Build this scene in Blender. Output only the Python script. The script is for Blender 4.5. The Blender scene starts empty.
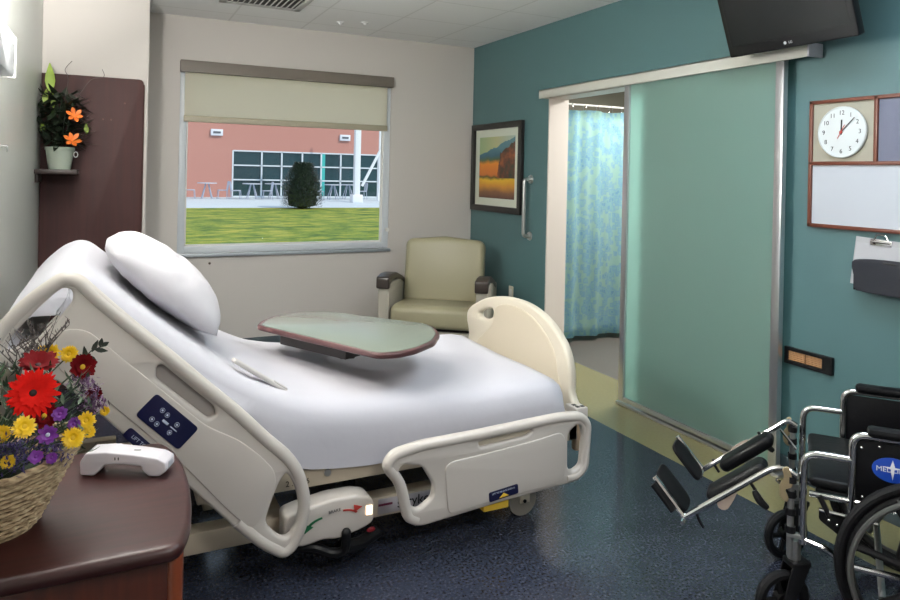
import bpy, bmesh, math, random
from mathutils import Vector, Matrix, noise
V = Vector
PI = math.pi
random.seed(7)
SC = bpy.context.scene
COL = SC.collection

# ------------------------------------------------------------------ camera, world, sun, lights, exposure
ROLL, YAW = 0.0213, math.atan2(340, 700)
cd = bpy.data.cameras.new('camera')
cam = bpy.data.objects.new('camera', cd); COL.objects.link(cam)
F = V((math.sin(YAW), math.cos(YAW), 0)); R0 = V((math.cos(YAW), -math.sin(YAW), 0)); U0 = V((0, 0, 1))
Rr = R0 * math.cos(ROLL) + U0 * math.sin(ROLL)
Ur = U0 * math.cos(ROLL) - R0 * math.sin(ROLL)
m = Matrix((Rr, Ur, -F)).transposed().to_4x4(); m.translation = (0, 0, 1.53)
cam.matrix_world = m
cd.sensor_width = 36; cd.lens = 28; cd.shift_y = -0.14; cd.clip_start = 0.05; cd.clip_end = 500
SC.camera = cam

SC.view_settings.view_transform = 'Standard'; SC.view_settings.look = 'None'
SC.view_settings.gamma = 1; SC.view_settings.use_curve_mapping = False
SC.view_settings.exposure = 0.35

w = bpy.data.worlds.new('world'); SC.world = w; w.use_nodes = True
bg = w.node_tree.nodes['Background']; bg.inputs[0].default_value = (0.62, 0.80, 1.0, 1); bg.inputs[1].default_value = 0.85

sd = bpy.data.lights.new('sun', 'SUN'); sd.energy = 1.75; sd.angle = 0.02; sd.color = (1, .93, .82)
so = bpy.data.objects.new('sun', sd); COL.objects.link(so)
so.rotation_euler = V((-.55, .95, -0.95)).to_track_quat('-Z', 'Y').to_euler()

CEIL = 2.774
FILL_PANELS = [(2.1, 1.6, 22, (.72, .86, 1)), (1.2, -.3, 34, (1, .96, .92))]  # fill lights added on the ceiling out of view to brighten the room
def area_light(name, loc, sx, sy, power, col, rot=(0, 0, 0)):
    d = bpy.data.lights.new(name, 'AREA'); d.shape = 'RECTANGLE'; d.size = sx; d.size_y = sy
    d.energy = power; d.color = col
    o = bpy.data.objects.new(name, d); COL.objects.link(o); o.location = loc; o.rotation_euler = rot
    return o
for i, (x, y, p, c) in enumerate(FILL_PANELS):
    area_light('ceiling_fill_light', (x, y, CEIL - .03), .52, 1.12, p, c)
area_light('bathroom_light', (4.3, 4.3, 2.5), .5, .9, 62, (1, .98, .95))
area_light('overbed_ceiling_fill', (-.385, 2.88, 2.07), .06, .8, 225, (1, .98, .94), (0, math.radians(180 - 38), 0))  # fill added above the bed light to brighten the ceiling
q = V((.80, .30, .40)).to_track_quat('-Z', 'Y').to_euler()
area_light('overbed_wall_fill', (-.335, 2.88, 1.99), .10, .5, 40, (1, .97, .93), q)  # second fill added in front of the bed light, aimed at the walls

# ------------------------------------------------------------------ materials
MATS = {}
def mat(name, col, rough=.5, metal=0, spec=.5, bump=0, bscale=50, vary=0, vscale=8, coat=0, trans=0, emit=None, estr=0, sheen=0):
    if name in MATS: return MATS[name]
    m = bpy.data.materials.new(name); m.use_nodes = True; nt = m.node_tree; b = nt.nodes['Principled BSDF']
    b.inputs['Base Color'].default_value = (*col, 1); b.inputs['Roughness'].default_value = rough
    b.inputs['Metallic'].default_value = metal; b.inputs['Specular IOR Level'].default_value = spec
    b.inputs['Coat Weight'].default_value = coat; b.inputs['Transmission Weight'].default_value = trans
    b.inputs['Sheen Weight'].default_value = sheen
    if emit: b.inputs['Emission Color'].default_value = (*emit, 1); b.inputs['Emission Strength'].default_value = estr
    if bump or vary:
        tc = nt.nodes.new('ShaderNodeTexCoord')
    if vary:
        n = nt.nodes.new('ShaderNodeTexNoise'); n.inputs['Scale'].default_value = vscale; n.inputs['Detail'].default_value = 6
        nt.links.new(tc.outputs['Object'], n.inputs['Vector'])
        mx = nt.nodes.new('ShaderNodeMix'); mx.data_type = 'RGBA'
        mx.inputs[6].default_value = (*[c * (1 - vary) for c in col], 1); mx.inputs[7].default_value = (*[min(1, c * (1 + vary)) for c in col], 1)
        nt.links.new(n.outputs['Fac'], mx.inputs[0]); nt.links.new(mx.outputs[2], b.inputs['Base Color'])
    if bump:
        n2 = nt.nodes.new('ShaderNodeTexNoise'); n2.inputs['Scale'].default_value = bscale; n2.inputs['Detail'].default_value = 4
        nt.links.new(tc.outputs['Object'], n2.inputs['Vector'])
        bp = nt.nodes.new('ShaderNodeBump'); bp.inputs['Strength'].default_value = bump; bp.inputs['Distance'].default_value = .01
        nt.links.new(n2.outputs['Fac'], bp.inputs['Height']); nt.links.new(bp.outputs[0], b.inputs['Normal'])
    MATS[name] = m
    return m
def nodes_of(m): return m.node_tree, m.node_tree.nodes['Principled BSDF']
def ramp(nt, src, stops, interp='LINEAR'):
    r = nt.nodes.new('ShaderNodeValToRGB'); r.color_ramp.interpolation = interp
    while len(r.color_ramp.elements) < len(stops): r.color_ramp.elements.new(.5)
    for e, (p, c) in zip(r.color_ramp.elements, stops): e.position = p; e.color = (*c, 1)
    nt.links.new(src, r.inputs[0]); return r
def objcoord(nt, scale=(1, 1, 1), rot=(0, 0, 0)):
    tc = nt.nodes.new('ShaderNodeTexCoord'); mp = nt.nodes.new('ShaderNodeMapping')
    mp.inputs['Scale'].default_value = scale; mp.inputs['Rotation'].default_value = rot
    nt.links.new(tc.outputs['Object'], mp.inputs[0]); return mp.outputs[0]

def wood(name, dark, light, axis_scale=(3, 40, 40), rough=.35, coat=.3):
    m = mat(name, dark, rough, coat=coat); nt, b = nodes_of(m)
    n = nt.nodes.new('ShaderNodeTexNoise'); n.inputs['Scale'].default_value = 1; n.inputs['Detail'].default_value = 8
    nt.links.new(objcoord(nt, axis_scale), n.inputs['Vector'])
    r = ramp(nt, n.outputs['Fac'], [(.3, dark), (.7, light)]); nt.links.new(r.outputs[0], b.inputs['Base Color'])
    return m
wall_m = mat('wall_paint', (.63, .59, .55), .6, bump=.05, bscale=120)
wall_left_m = mat('wall_left_paint', (.64, .66, .62), .32, bump=.03, bscale=90)
teal_m = mat('teal_paint', (.072, .150, .158), .5, bump=.06, bscale=150)
ceil_m = mat('ceiling_tile', (.92, .92, .91), .8)
nt, b = nodes_of(ceil_m)
tc = nt.nodes.new('ShaderNodeTexCoord'); sp = nt.nodes.new('ShaderNodeSeparateXYZ'); nt.links.new(tc.outputs['Object'], sp.inputs[0])
mins = []
for ax, off in ((0, 2.70), (1, 5.2)):
    a = nt.nodes.new('ShaderNodeMath'); a.operation = 'SUBTRACT'; a.inputs[1].default_value = off - .61 * 20; nt.links.new(sp.outputs[ax], a.inputs[0])
    d = nt.nodes.new('ShaderNodeMath'); d.operation = 'PINGPONG'; d.inputs[1].default_value = .305; nt.links.new(a.outputs[0], d.inputs[0]); mins.append(d)
mn = nt.nodes.new('ShaderNodeMath'); mn.operation = 'MINIMUM'; nt.links.new(mins[0].outputs[0], mn.inputs[0]); nt.links.new(mins[1].outputs[0], mn.inputs[1])
r = ramp(nt, mn.outputs[0], [(.003, (.76, .76, .74)), (.010, (.92, .92, .91))]); nt.links.new(r.outputs[0], b.inputs['Base Color'])

floor_m = mat('blue_vinyl', (.02, .03, .06), .16, spec=.4); nt, b = nodes_of(floor_m)
vo = nt.nodes.new('ShaderNodeTexNoise'); vo.inputs['Scale'].default_value = 90; vo.inputs['Detail'].default_value = 5; nt.links.new(objcoord(nt), vo.inputs['Vector'])
r = ramp(nt, vo.outputs['Fac'], [(.35, (.017, .020, .033)), (.55, (.028, .033, .052)), (.70, (.070, .075, .095))]); nt.links.new(r.outputs[0], b.inputs['Base Color'])
beige_m = mat('beige_vinyl', (.235, .21, .10), .22, spec=.4, vary=.12, vscale=60)
bathfloor_m = mat('grey_bath_floor', (.13, .115, .10), .4, vary=.15, vscale=80)
white_m = mat('white_paint', (.78, .77, .74), .4)
trimgrey_m = mat('header_paint', (.56, .56, .50), .5)
alu_m = mat('aluminium', (.62, .62, .64), .28, metal=.85)
winframe_m = mat('window_aluminium', (.66, .70, .74), .35, metal=.0)
valance_m = mat('valance_brown', (.17, .145, .12), .5)
shadebar_m = mat('shade_bar', (.42, .38, .28), .5)
bed_m = mat('bed_plastic', (.61, .56, .51), .35, coat=.1)
bed2_m = mat('bed_plastic_cream', (.66, .60, .49), .38)
bedframe_m = mat('bed_frame_paint', (.50, .43, .33), .4)
sheet_m = mat('white_sheet', (.57, .56, .61), .85, bump=.45, bscale=5, sheen=.2)
pillow_m = mat('white_pillow', (.61, .59, .62), .85, bump=.4, bscale=7)
mattress_m = mat('mattress_vinyl', (.45, .47, .5), .6)
navy_m = mat('navy_label', (.008, .010, .05), .3)
labelwhite_m = mat('label_white', (.55, .6, .72), .5)
yellowl_m = mat('label_yellow', (.85, .55, .05), .5)
green_m = mat('arrow_green', (.01, .14, .05), .5)
red_m = mat('arrow_red', (.5, .04, .03), .5)
amber_m = mat('indicator_lamp', (1, .8, .6), .4, emit=(1, .72, .5), estr=1.6)
black_m = mat('black_plastic', (.006, .006, .007), .4, spec=.3)
rubber_m = mat('black_rubber', (.005, .005, .006), .6, spec=.2)
vinyl_m = mat('black_vinyl', (.003, .003, .004), .45, bump=.15, bscale=30, spec=.2)
chrome_m = mat('chrome', (.75, .74, .73), .12, metal=1)
steel_m = mat('brushed_steel', (.48, .48, .47), .32, metal=.9)
mah_m = wood('mahogany', (.022, .0045, .004), (.042, .008, .007), (5, 60, 60), .38, 0)
mahv_m = wood('mahogany_side', (.045, .009, .005), (.095, .020, .009), (40, 40, 3), .3, .4)
panel_m = wood('dark_wood_panel', (.034, .008, .007), (.054, .013, .011), (30, 30, 2), .65, 0)
edge_m = mat('wood_edge', (.10, .030, .022), .4)
tabletop_m = mat('grey_green_laminate', (.19, .22, .18), .24, spec=.5)
tablerim_m = mat('maroon_rim', (.085, .035, .035), .35)
uph_m = mat('sage_vinyl', (.30, .275, .175), .42, bump=.08, bscale=60)
arm_m = mat('chair_arm_panel', (.36, .335, .28), .5)
armcap_m = mat('dark_arm_cap', (.03, .022, .018), .35)
whitepl_m = mat('white_plastic', (.74, .70, .74), .3, coat=.2)
board_m = mat('whiteboard', (.52, .55, .60), .25)
tan_m = mat('tan_panel', (.36, .34, .27), .7)
tack_m = mat('grey_tackboard', (.16, .17, .23), .9, bump=.2, bscale=300)
bframe_m = mat('red_brown_wood', (.13, .035, .018), .4)
smoke_m = mat('smoke_plastic', (.025, .027, .035), .2, coat=.3)
paper_m = mat('paper', (.44, .44, .46), .8)
def leafm(name, c): return mat(name, c, .5, vary=.25, vscale=30)
dleaf_m = leafm('dark_leaf', (.012, .022, .010)); mleaf_m = leafm('mid_leaf', (.035, .07, .03)); oleaf_m = leafm('olive_leaf', (.035, .045, .035))
spathe_m = leafm('yellow_green_spathe', (.30, .42, .06)); twig_m = mat('grey_twig', (.11, .09, .085), .8)
orange_m = mat('orange_petal', (.75, .17, .02), .5); gerb_m = mat('red_petal', (.68, .012, .008), .85, spec=.1, vary=.25, vscale=60)
dred_m = mat('dark_red_petal', (.13, .004, .006), .85, spec=.1, vary=.3, vscale=60); yel_m = mat('yellow_petal', (.85, .55, .01), .5, vary=.15, vscale=80)
pur_m = mat('violet_petal', (.16, .02, .26), .5, vary=.3, vscale=60); mauve_m = mat('mauve_petal', (.13, .06, .13), .7, vary=.3, vscale=60)
ind_m = mat('indigo_petal', (.035, .022, .10), .7, vary=.4, vscale=60)
fcent_m = mat('dark_flower_centre', (.02, .01, .008), .8); ycent_m = mat('yellow_flower_centre', (.65, .40, .02), .8)
pot_m = mat('pale_green_pot', (.42, .48, .40), .45)

def wicker():
    m = mat('seagrass_weave', (.42, .30, .17), .8); nt, b = nodes_of(m)
    n = nt.nodes.new('ShaderNodeTexNoise'); n.inputs['Scale'].default_value = 1; n.inputs['Detail'].default_value = 4
    nt.links.new(objcoord(nt, (60, 60, 160)), n.inputs['Vector'])
    r = ramp(nt, n.outputs['Fac'], [(.3, (.16, .10, .05)), (.55, (.46, .34, .20)), (.75, (.62, .50, .32))]); nt.links.new(r.outputs[0], b.inputs['Base Color'])
    bp = nt.nodes.new('ShaderNodeBump'); bp.inputs['Strength'].default_value = .8; bp.inputs['Distance'].default_value = .004
    nt.links.new(n.outputs['Fac'], bp.inputs['Height']); nt.links.new(bp.outputs[0], b.inputs['Normal']); return m
wick_m = wicker()

def glass_clear():
    m = bpy.data.materials.new('window_glass'); m.use_nodes = True; nt = m.node_tree; nt.nodes.clear()
    o = nt.nodes.new('ShaderNodeOutputMaterial'); mx = nt.nodes.new('ShaderNodeMixShader'); t = nt.nodes.new('ShaderNodeBsdfTransparent')
    g = nt.nodes.new('ShaderNodeBsdfGlossy'); g.inputs['Roughness'].default_value = .02; fr = nt.nodes.new('ShaderNodeFresnel'); fr.inputs[0].default_value = 1.3
    nt.links.new(fr.outputs[0], mx.inputs[0]); nt.links.new(t.outputs[0], mx.inputs[1]); nt.links.new(g.outputs[0], mx.inputs[2]); nt.links.new(mx.outputs[0], o.inputs[0]); return m
glass_m = glass_clear()
def translucent(name, dcol, tcol, fac, gloss=0, rough=.3, pattern=None):
    m = bpy.data.materials.new(name); m.use_nodes = True; nt = m.node_tree; nt.nodes.clear()
    o = nt.nodes.new('ShaderNodeOutputMaterial'); mx = nt.nodes.new('ShaderNodeMixShader'); mx.inputs[0].default_value = fac
    d = nt.nodes.new('ShaderNodeBsdfDiffuse'); d.inputs[0].default_value = (*dcol, 1)
    t = nt.nodes.new('ShaderNodeBsdfTranslucent'); t.inputs[0].default_value = (*tcol, 1)
    nt.links.new(d.outputs[0], mx.inputs[1]); nt.links.new(t.outputs[0], mx.inputs[2]); last = mx
    if pattern: pattern(nt, d, t)
    if gloss:
        g = nt.nodes.new('ShaderNodeBsdfGlossy'); g.inputs['Roughness'].default_value = rough
        m2 = nt.nodes.new('ShaderNodeMixShader'); m2.inputs[0].default_value = gloss
        nt.links.new(mx.outputs[0], m2.inputs[1]); nt.links.new(g.outputs[0], m2.inputs[2]); last = m2
    nt.links.new(last.outputs[0], o.inputs[0]); return m
shade_m = translucent('roller_shade_cloth', (.86, .83, .76), (1, .96, .87), .75)
frost_m = translucent('frosted_green_glass', (.36, .50, .45), (.62, .88, .82), .60, .06, .25)
def curtain_pattern(nt, d, t):
    n = nt.nodes.new('ShaderNodeTexVoronoi'); n.inputs['Scale'].default_value = 30; n.distance = 'CHEBYCHEV'
    nt.links.new(objcoord(nt, (1, .3, .6)), n.inputs['Vector'])
    n2 = nt.nodes.new('ShaderNodeTexNoise'); n2.inputs['Scale'].default_value = 7; n2.inputs['Detail'].default_value = 5
    nt.links.new(objcoord(nt), n2.inputs['Vector'])
    mx = nt.nodes.new('ShaderNodeMath'); mx.operation = 'MULTIPLY_ADD'; mx.inputs[1].default_value = .55
    nt.links.new(n.outputs['Distance'], mx.inputs[0]); nt.links.new(n2.outputs['Fac'], mx.inputs[2])
    r = ramp(nt, mx.outputs[0], [(.50, (.34, .58, .74)), (.60, (.48, .74, .74)), (.70, (.38, .63, .78)), (.82, (.56, .78, .72))])
    nt.links.new(r.outputs[0], d.inputs[0]); nt.links.new(r.outputs[0], t.inputs[0])
curtain_m = translucent('blue_print_curtain', (.3, .5, .6), (.3, .5, .6), .35, pattern=curtain_pattern)

# ------------------------------------------------------------------ helpers
def new(): return bmesh.new()
def merge(bm, t, M=None):
    if M is not None: t.transform(M)
    me = bpy.data.meshes.new('tmp'); t.to_mesh(me); t.free(); bm.from_mesh(me); bpy.data.meshes.remove(me)
def box(bm, x0, x1, y0, y1, z0, z1, bev=0, M=None, seg=2):
    t = new(); bmesh.ops.create_cube(t, size=1)
    for v in t.verts: v.co = V(((x0 + x1) / 2 + v.co.x * (x1 - x0), (y0 + y1) / 2 + v.co.y * (y1 - y0), (z0 + z1) / 2 + v.co.z * (z1 - z0)))
    if bev: bmesh.ops.bevel(t, geom=t.edges[:], offset=bev, segments=seg, profile=.5, affect='EDGES')
    merge(bm, t, M); return bm
def cyl(bm, p0, p1, r, r2=None, seg=20, M=None):
    p0, p1 = V(p0), V(p1); d = p1 - p0; t = new()
    bmesh.ops.create_cone(t, cap_ends=True, segments=seg, radius1=r, radius2=r if r2 is None else r2, depth=d.length)
    t.transform(Matrix.Translation((p0 + p1) / 2) @ d.to_track_quat('Z', 'Y').to_matrix().to_4x4()); merge(bm, t, M); return bm
def ball(bm, c, r, seg=16, M=None):
    t = new(); bmesh.ops.create_uvsphere(t, u_segments=seg, v_segments=seg // 2 + 2, radius=1)
    r = (r, r, r) if isinstance(r, (int, float)) else r
    t.transform(Matrix.Translation(c) @ Matrix.Diagonal((*r, 1))); merge(bm, t, M); return bm
def smoothpath(pts, n=6, closed=False):
    pts = [V(p) for p in pts]; N = len(pts); out = []
    rng = range(N) if closed else range(N - 1)
    for i in rng:
        p0 = pts[(i - 1) % N] if closed or i > 0 else pts[0]; p1 = pts[i]; p2 = pts[(i + 1) % N]
        p3 = pts[(i + 2) % N] if closed or i + 2 < N else pts[-1]
        for k in range(n):
            t = k / n
            out.append(.5 * ((2 * p1) + (p2 - p0) * t + (2 * p0 - 5 * p1 + 4 * p2 - p3) * t * t + (3 * p1 - p0 - 3 * p2 + p3) * t ** 3))
    if not closed: out.append(pts[-1])
    return out
def rounded(pts, r=.03, n=5, closed=False):
    pts = [V(p) for p in pts]; out = []; N = len(pts)
    for i, p in enumerate(pts):
        if not closed and i in (0, N - 1): out.append(p); continue
        a, c = pts[(i - 1) % N], pts[(i + 1) % N]
        ra = min(r, (a - p).length * .48, (c - p).length * .48)
        s = p + (a - p).normalized() * ra; e = p + (c - p).normalized() * ra
        for k in range(n + 1):
            t = k / n; out.append((1 - t) ** 2 * s + 2 * t * (1 - t) * p + t * t * e)
    return out
def tube(bm, pts, r, seg=10, closed=False, M=None, flat=None):
    pts = [V(p) for p in pts]; N = len(pts); t = new(); rings = []
    def tan(i):
        if closed: return (pts[(i + 1) % N] - pts[(i - 1) % N]).normalized()
        return (pts[min(i + 1, N - 1)] - pts[max(i - 1, 0)]).normalized()
    T = tan(0); ref = V((0, 0, 1)) if abs(T.z) < .9 else V((1, 0, 0)); nrm = (ref - T * ref.dot(T)).normalized()
    for i in range(N):
        T = tan(i); nrm = (nrm - T * nrm.dot(T)).normalized(); bn = T.cross(nrm)
        rr = r[i] if isinstance(r, (list, tuple)) else r
        rings.append([t.verts.new(pts[i] + nrm * math.cos(2 * PI * k / seg) * rr + bn * math.sin(2 * PI * k / seg) * rr) for k in range(seg)])
    for i in range(N if closed else N - 1):
        a, b_ = rings[i], rings[(i + 1) % N]
        off = 0
        if closed and i == N - 1:
            off = min(range(seg), key=lambda o: (b_[o].co - a[0].co).length)
        for k in range(seg): t.faces.new((a[k], a[(k + 1) % seg], b_[(k + 1 + off) % seg], b_[(k + off) % seg]))
    if not closed: t.faces.new(rings[0][::-1]); t.faces.new(rings[-1])
    bmesh.ops.recalc_face_normals(t, faces=t.faces[:]); merge(bm, t, M); return bm
def frame(o, ax, ay):
    ax, ay = V(ax).normalized(), V(ay).normalized(); az = ax.cross(ay); M = Matrix((ax, ay, az)).transposed().to_4x4(); M.translation = o; return M
def from_curve(cu, M):
    o = bpy.data.objects.new('tmp', cu); COL.objects.link(o); bpy.context.view_layer.update()
    me = bpy.data.meshes.new_from_object(o.evaluated_get(bpy.context.evaluated_depsgraph_get()))
    t = new(); t.from_mesh(me); bpy.data.meshes.remove(me); bpy.data.objects.remove(o); bpy.data.curves.remove(cu)
    bmesh.ops.remove_doubles(t, verts=t.verts[:], dist=1e-5)
    t.transform(M); return t
def plate(bm, loops, th, M, bev=.003):
    """flat plate with holes: loops of (a,b) in the frame M; centred on its plane"""
    cu = bpy.data.curves.new('tmp', 'CURVE'); cu.dimensions = '2D'; cu.fill_mode = 'BOTH'
    for lp in loops:
        s = cu.splines.new('POLY'); s.points.add(len(lp) - 1)
        for p, q in zip(s.points, lp): p.co = (q[0], q[1], 0, 1)
        s.use_cyclic_u = True
    cu.extrude = th / 2 - bev; cu.bevel_depth = bev; cu.bevel_resolution = 2; cu.offset = -bev
    merge(bm, from_curve(cu, M)); return bm
def text(bm, s, size, M, th=.0008, align='CENTER'):
    cu = bpy.data.curves.new('tmp', 'FONT'); cu.body = s; cu.size = size; cu.extrude = th / 2; cu.align_x = align; cu.align_y = 'CENTER'
    merge(bm, from_curve(cu, M)); return bm
def r2(pts, r=.02, n=5): return [(p.x, p.y) for p in rounded([V((a, b, 0)) for a, b in pts], r, n, True)]
def s2(pts, n=5): return [(p.x, p.y) for p in smoothpath([V((a, b, 0)) for a, b in pts], n, True)]
def rect(a0, a1, b0, b1, r=.01, n=5): return r2([(a0, b0), (a1, b0), (a1, b1), (a0, b1)], r, n)
def lathe(bm, prof, seg=32, M=None):
    t = new(); rings = [[t.verts.new((r * math.cos(2 * PI * k / seg), r * math.sin(2 * PI * k / seg), z)) for k in range(seg)] for r, z in prof]
    for a, b_ in zip(rings, rings[1:]):
        for k in range(seg): t.faces.new((a[k], a[(k + 1) % seg], b_[(k + 1) % seg], b_[k]))
    t.faces.new(rings[0][::-1]); t.faces.new(rings[-1]); bmesh.ops.recalc_face_normals(t, faces=t.faces[:]); merge(bm, t, M); return bm
def root_matrix(o):
    while o.parent: o = o.parent
    return Matrix.Translation(o.location) @ o.rotation_euler.to_matrix().to_4x4()
def obj(name, bm, m, parent=None, local=False, smooth=True, angle=35):
    """one mesh object; geometry given in world space unless local"""
    if parent and not local: bm.transform(root_matrix(parent).inverted())
    me = bpy.data.meshes.new(name); bm.to_mesh(me); bm.free(); me.materials.append(m)
    if smooth:
        me.shade_smooth(); me.set_sharp_from_angle(angle=math.radians(angle))
    o = bpy.data.objects.new(name, me); COL.objects.link(o)
    if parent: o.parent = parent
    return o
def tag(o, label, cat, group=None, kind=None):
    if label: o['label'] = label
    if cat: o['category'] = cat
    if group: o['group'] = group
    if kind: o['kind'] = kind
    return o
def thing(name, label, cat, loc=(0, 0, 0), rz=0, group=None):
    o = bpy.data.objects.new(name, None); COL.objects.link(o); o.location = loc; o.rotation_euler = (0, 0, rz)
    o.empty_display_size = .1
    return tag(o, label, cat, group)
def struct(name, bm, m, label=None, parent=None, **k):
    o = obj(name, bm, m, parent, **k)
    if not parent:
        o['kind'] = 'structure'
        if label: o['label'] = label; o['category'] = name.split('_')[0]
    return o
def dup(r, loc, rz=None, label=None):
    c = r.copy(); COL.objects.link(c); c.location = loc
    if rz is not None: c.rotation_euler = (0, 0, rz)
    if label: c['label'] = label
    for ch in list(r.children):
        d = ch.copy(); COL.objects.link(d); d.parent = c
        for g in list(ch.children):
            e = g.copy(); COL.objects.link(e); e.parent = d
    return c
# frames on walls: FZ faces the camera from the window wall (a = x, b = z); FR lies on the right wall (a = -y, b = z)
def FZ(y): return frame((0, y, 0), (1, 0, 0), (0, 0, 1))
def FR(x): return frame((x, 0, 0), (0, -1, 0), (0, 0, 1))

# ------------------------------------------------------------------ the room
XL, XR, YB, YN = -.43, 3.2, 6.1, -1.6
bm = box(new(), XL - .2, 2.78, YN - .2, YB, -.12, 0); struct('floor', bm, floor_m, 'dark blue speckled vinyl floor', smooth=False)
bm = box(new(), 2.78, 3.48, YN - .2, YB, -.12, 0); struct('floor', bm, beige_m, 'olive beige vinyl border strip along the teal wall', smooth=False)
bm = box(new(), 3.48, 5.6, 2.4, YB, -.12, 0); struct('floor', bm, bathfloor_m, 'grey floor of the bathroom', smooth=False)
bm = box(new(), XL - .2, 3.4, YN - .2, YB + .2, CEIL, CEIL + .1); struct('ceiling', bm, ceil_m, 'white tiled ceiling', smooth=False)
bm = box(new(), XL - .2, XL, YN - .2, YB + .2, -.1, CEIL); struct('wall_left', bm, wall_left_m, smooth=False)
WX0, WX1, WZ0, WZ1 = .502, 2.340, .83, 2.412
bm = new()
box(bm, XL, WX0, YB, YB + .2, -.1, CEIL); box(bm, WX1, 3.4, YB, YB + .2, -.1, CEIL)
box(bm, WX0, WX1, YB, YB + .2, -.1, WZ0); box(bm, WX0, WX1, YB, YB + .2, WZ1, CEIL)
struct('wall_back', bm, wall_m, smooth=False)
bm = box(new(), XL, .238, 5.5, YB, 0, CEIL, .004); struct('wall_chase', bm, wall_m, smooth=False)
bm = box(new(), XL - .2, 3.4, YN - .2, YN, -.1, CEIL); struct('wall_front', bm, wall_m, smooth=False)
# right wall with the doorway
DY0, DY1, DZ = 3.60, 4.775, 2.175
bm = new()
box(bm, XR, XR + .18, YN, DY0, 0, CEIL); box(bm, XR, XR + .18, DY1 + .004, YB, 0, CEIL); box(bm, XR, XR + .18, DY0, DY1 + .004, DZ + .004, CEIL)
struct('wall_right', bm, teal_m, smooth=False)
bm = new(); box(bm, XR + .001, XR + .187, DY1 - .012, DY1 + .004, 0, DZ); box(bm, XR + .001, XR + .187, DY0, DY1, DZ - .012, DZ + .004)
box(bm, XR + .001, XR + .187, DY0, DY0 + .012, 0, DZ)
struct('trim_1', bm, mat('jamb_paint', (.66, .60, .54), .45), 'cream painted reveal lining the bathroom doorway', smooth=False)
# bathroom shell
bm = new(); box(bm, 3.4, 5.6, YB, YB + .1, 0, 2.6); struct('wall_bathroom_back', bm, mat('bath_wall_shaded', (.30, .24, .18), .6), smooth=False)  # beige wall in shadow: the shade is put into the brown colour
bm = new(); box(bm, 5.6, 5.7, 2.4, YB, 0, 2.6); struct('wall_bathroom_side', bm, wall_m, smooth=False)
bm = new(); box(bm, 3.4, 5.6, 2.3, 2.4, 0, 2.6); struct('wall_bathroom_front', bm, wall_m, smooth=False)
bm = box(new(), 3.4, 5.7, 2.3, YB + .1, 2.6, 2.7); struct('ceiling_bathroom', bm, ceil_m, smooth=False)
# skirting
sk_m = mat('skirting_rubber', (.05, .07, .08), .5)
bm = box(new(), XR - .012, XR, YN, 3.59, 0, .10, .003); struct('baseboard_right', bm, sk_m)
bm = box(new(), XR - .012, XR, 4.79, YB - .012, 0, .10, .003); struct('baseboard_right', bm, sk_m)
bm = box(new(), .28, XR - .012, YB - .012, YB, 0, .10, .003); struct('baseboard_back', bm, sk_m)

# window
bm = new(); fw = .055
for a in ((WX0, WX0 + fw, WZ0, WZ1), (WX1 - fw, WX1, WZ0, WZ1), (WX0, WX1, WZ0, WZ0 + fw), (WX0, WX1, WZ1 - fw, WZ1)):
    box(bm, a[0] + (fw if a[1] - a[0] > 1 else 0), a[1] - (fw if a[1] - a[0] > 1 else 0), YB + .015, YB + .09, a[2], a[3], .003)
win = struct('window_1', bm, winframe_m, 'wide aluminium framed window looking onto the lawn')
bm = new()
for a in ((WX0 + fw, WX0 + fw + .014, WZ0 + fw, WZ1 - fw), (WX1 - fw - .014, WX1 - fw, WZ0 + fw, WZ1 - fw), (WX0 + fw, WX1 - fw, WZ0 + fw, WZ0 + fw + .014)):
    box(bm, a[0], a[1], YB + .035, YB + .07, a[2], a[3])
obj('sash_bead', bm, white_m, win)
bm = box(new(), WX0 + fw, WX1 - fw, YB + .05, YB + .054, WZ0 + fw, WZ1 - fw); obj('window_pane', bm, glass_m, win, smooth=False)
bm = box(new(), WX0 - .015, WX1 + .012, YB - .03, YB + .02, WZ0 - .028, WZ0, .004); obj('window_sill', bm, mat('sill_grey', (.42, .46, .50), .35, metal=.3), win)
bm = new(); cyl(bm, (2.325, YB + .012, 1.0), (2.325, YB - .012, 1.0), .018); cyl(bm, (2.325, YB - .010, 1.0), (2.325, YB - .022, 1.0), .009); obj('window_latch', bm, white_m, win)

sh = thing('roller_shade', 'cream roller shade half pulled down over the window with brown top valance', 'window shade', (1.43, 6.08, 2.40))
bm = box(new(), WX0 - .005, WX1 + .005, YB - .055, YB + .012, 2.315, 2.412, .006); obj('valance', bm, valance_m, sh)
bm = box(new(), WX0 + .035, WX1 - .045, YB - .012, YB - .009, 1.955, 2.34); obj('shade_cloth', bm, shade_m, sh, smooth=False)
bm = box(new(), WX0 + .03, WX1 - .04, YB - .022, YB, 1.912, 1.965, .006); obj('bottom_bar', bm, shadebar_m, sh)

# ceiling fittings
v = thing('ceiling_vent', 'square white air diffuser with dark slats in the ceiling', 'vent', (1.0, 5.1, CEIL))
bm = new(); x0, x1, y0, y1 = .70, 1.30, 4.83, 5.41
for a in ((x0, x0 + .05, y0, y1), (x1 - .05, x1, y0, y1), (x0, x1, y0, y0 + .05), (x0, x1, y1 - .05, y1)): box(bm, a[0], a[1], a[2], a[3], CEIL - .012, CEIL, .003)
obj('frame', bm, mat('diffuser_grey', (.55, .55, .53), .5), v)
bm = box(new(), x0 + .05, x1 - .05, y0 + .05, y1 - .05, CEIL - .003, CEIL - .0005); obj('backing', bm, black_m, v)
for k in range(12):
    bm = box(new(), -.004, .004, y0 + .05, y1 - .05, -.008, .008, 0, Matrix.Translation((x0 + .08 + k * .04, 0, CEIL - .010)) @ Matrix.Rotation(.6, 4, 'Y')); obj('slat', bm, mat('diffuser_grey', (0, 0, 0)), v)
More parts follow.
